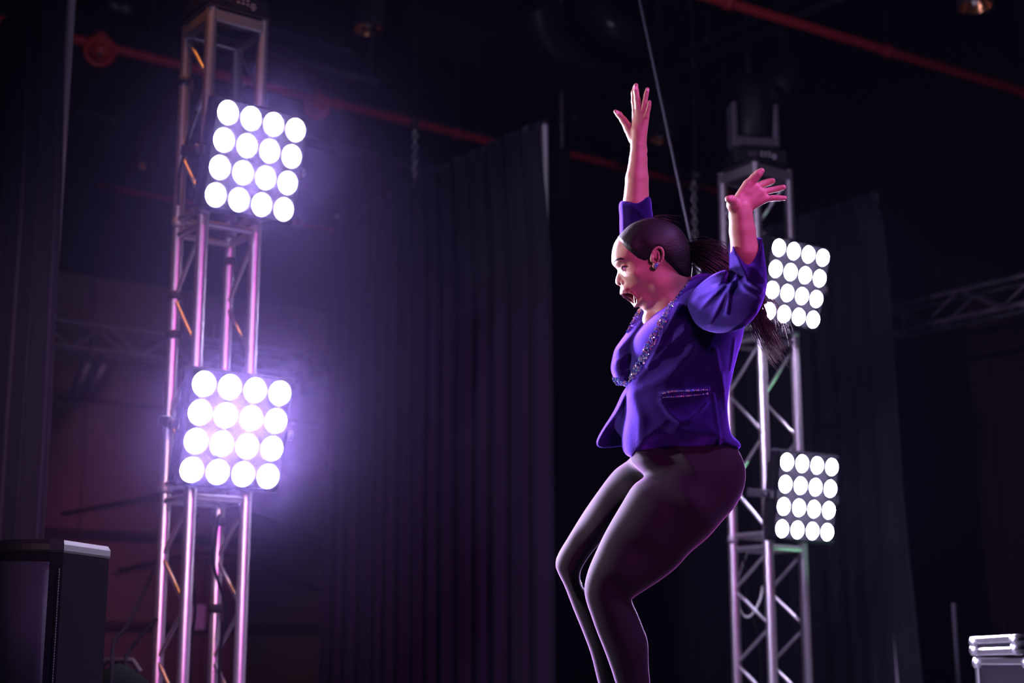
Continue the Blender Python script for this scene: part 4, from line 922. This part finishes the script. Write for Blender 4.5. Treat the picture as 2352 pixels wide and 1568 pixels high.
hair = fig_mesh('hair', [cap_grid()], [MATS['hair']], person, None, 2)
def strands(name, n, path, spread, r, parent, seed, m):
    rnd = random.Random(seed); P = np.array([(*cp(p[0],p[1],p[2]), p[2]) for p in path], float); mb = MB()
    for k in range(n):
        a = rnd.gauss(0, 1); b = rnd.gauss(0, 1); c2 = rnd.gauss(0, 1); L = rnd.uniform(0.75, 1.06); ph = rnd.uniform(0, 6)
        Q = []
        for i, p in enumerate(P):
            t = i/(len(P)-1); s = np.interp(t, *spread); Q.append(p+np.array([a*s*0.75+5*math.sin(4*t+ph)*t, b*s+4*math.cos(3*t+ph)*t, c2*s*0.9]))
        Q = smooth_poly(Q, 4, False); Q = Q[:max(4, int(len(Q)*min(1, L)))]
        W3 = toworld(Q); mb.tube([Vector(q) for q in W3], list(np.linspace(r, r*0.35, len(Q))/SPX), 3, False)
    return mb.build(name, m, parent)
tail = [(1570,572,0),(1592,580,-10),(1625,590,-20),(1662,612,-25),(1700,645,-20),(1728,690,-10),(1745,735,0),(1765,780,5),(1786,815,5)]
mb = MB(); mb.tube([Vector(v) for v in toworld(np.array([(*cp(x,y,c), c) for x, y, c in ((1566,574,0),(1586,580,-5),(1615,592,-15),(1655,618,-20),(1695,655,-15),(1725,705,-5),(1738,745,0))]))], [20/SPX,18/SPX,24/SPX,25/SPX,22/SPX,14/SPX,4/SPX], 14); mb.build('ponytail_core', MATS['hair'], hair)
strands('ponytail', 420, tail, ([0,0.12,0.3,0.6,1],[7,9,16,15,13]), 1.0, hair, 11, MATS['hair_strand'])
strands('ponytail', 60, [(1572,570,0),(1600,560,-10),(1635,562,-15),(1668,580,-20),(1720,640,-10),(1765,690,0),(1790,730,0),(1800,770,0)], ([0,0.3,0.7,1],[4,8,12,16]), 0.6, hair, 12, MATS['hair_strand'])
strands('flyaway_hair', 26, [(1470,512,-10),(1500,503,0),(1530,500,0),(1560,508,0)], ([0,0.5,1],[5,4,8]), 0.35, hair, 13, MATS['hair_strand'])
def finger_nail(x, y, c, d, parent, w=3.4):
    q = Vector(toworld(np.array([[*cp(x,y,c), c]]))[0]); dd = (CR*d[0]-CU*d[1]).normalized()
    m = MB(); m.box(q, 2*w/SPX, 2.4*w/SPX, 1.2/SPX, (dd.cross(CF)), dd, CF, 0.5/SPX); m.build('fingernail', MATS['nail'], parent)
finger_nail(1460,202,123,(0,-1),person); finger_nail(1488,207,112,(0.15,-1),person,2.6); finger_nail(1418,258,138,(-0.8,-0.6),person,3)
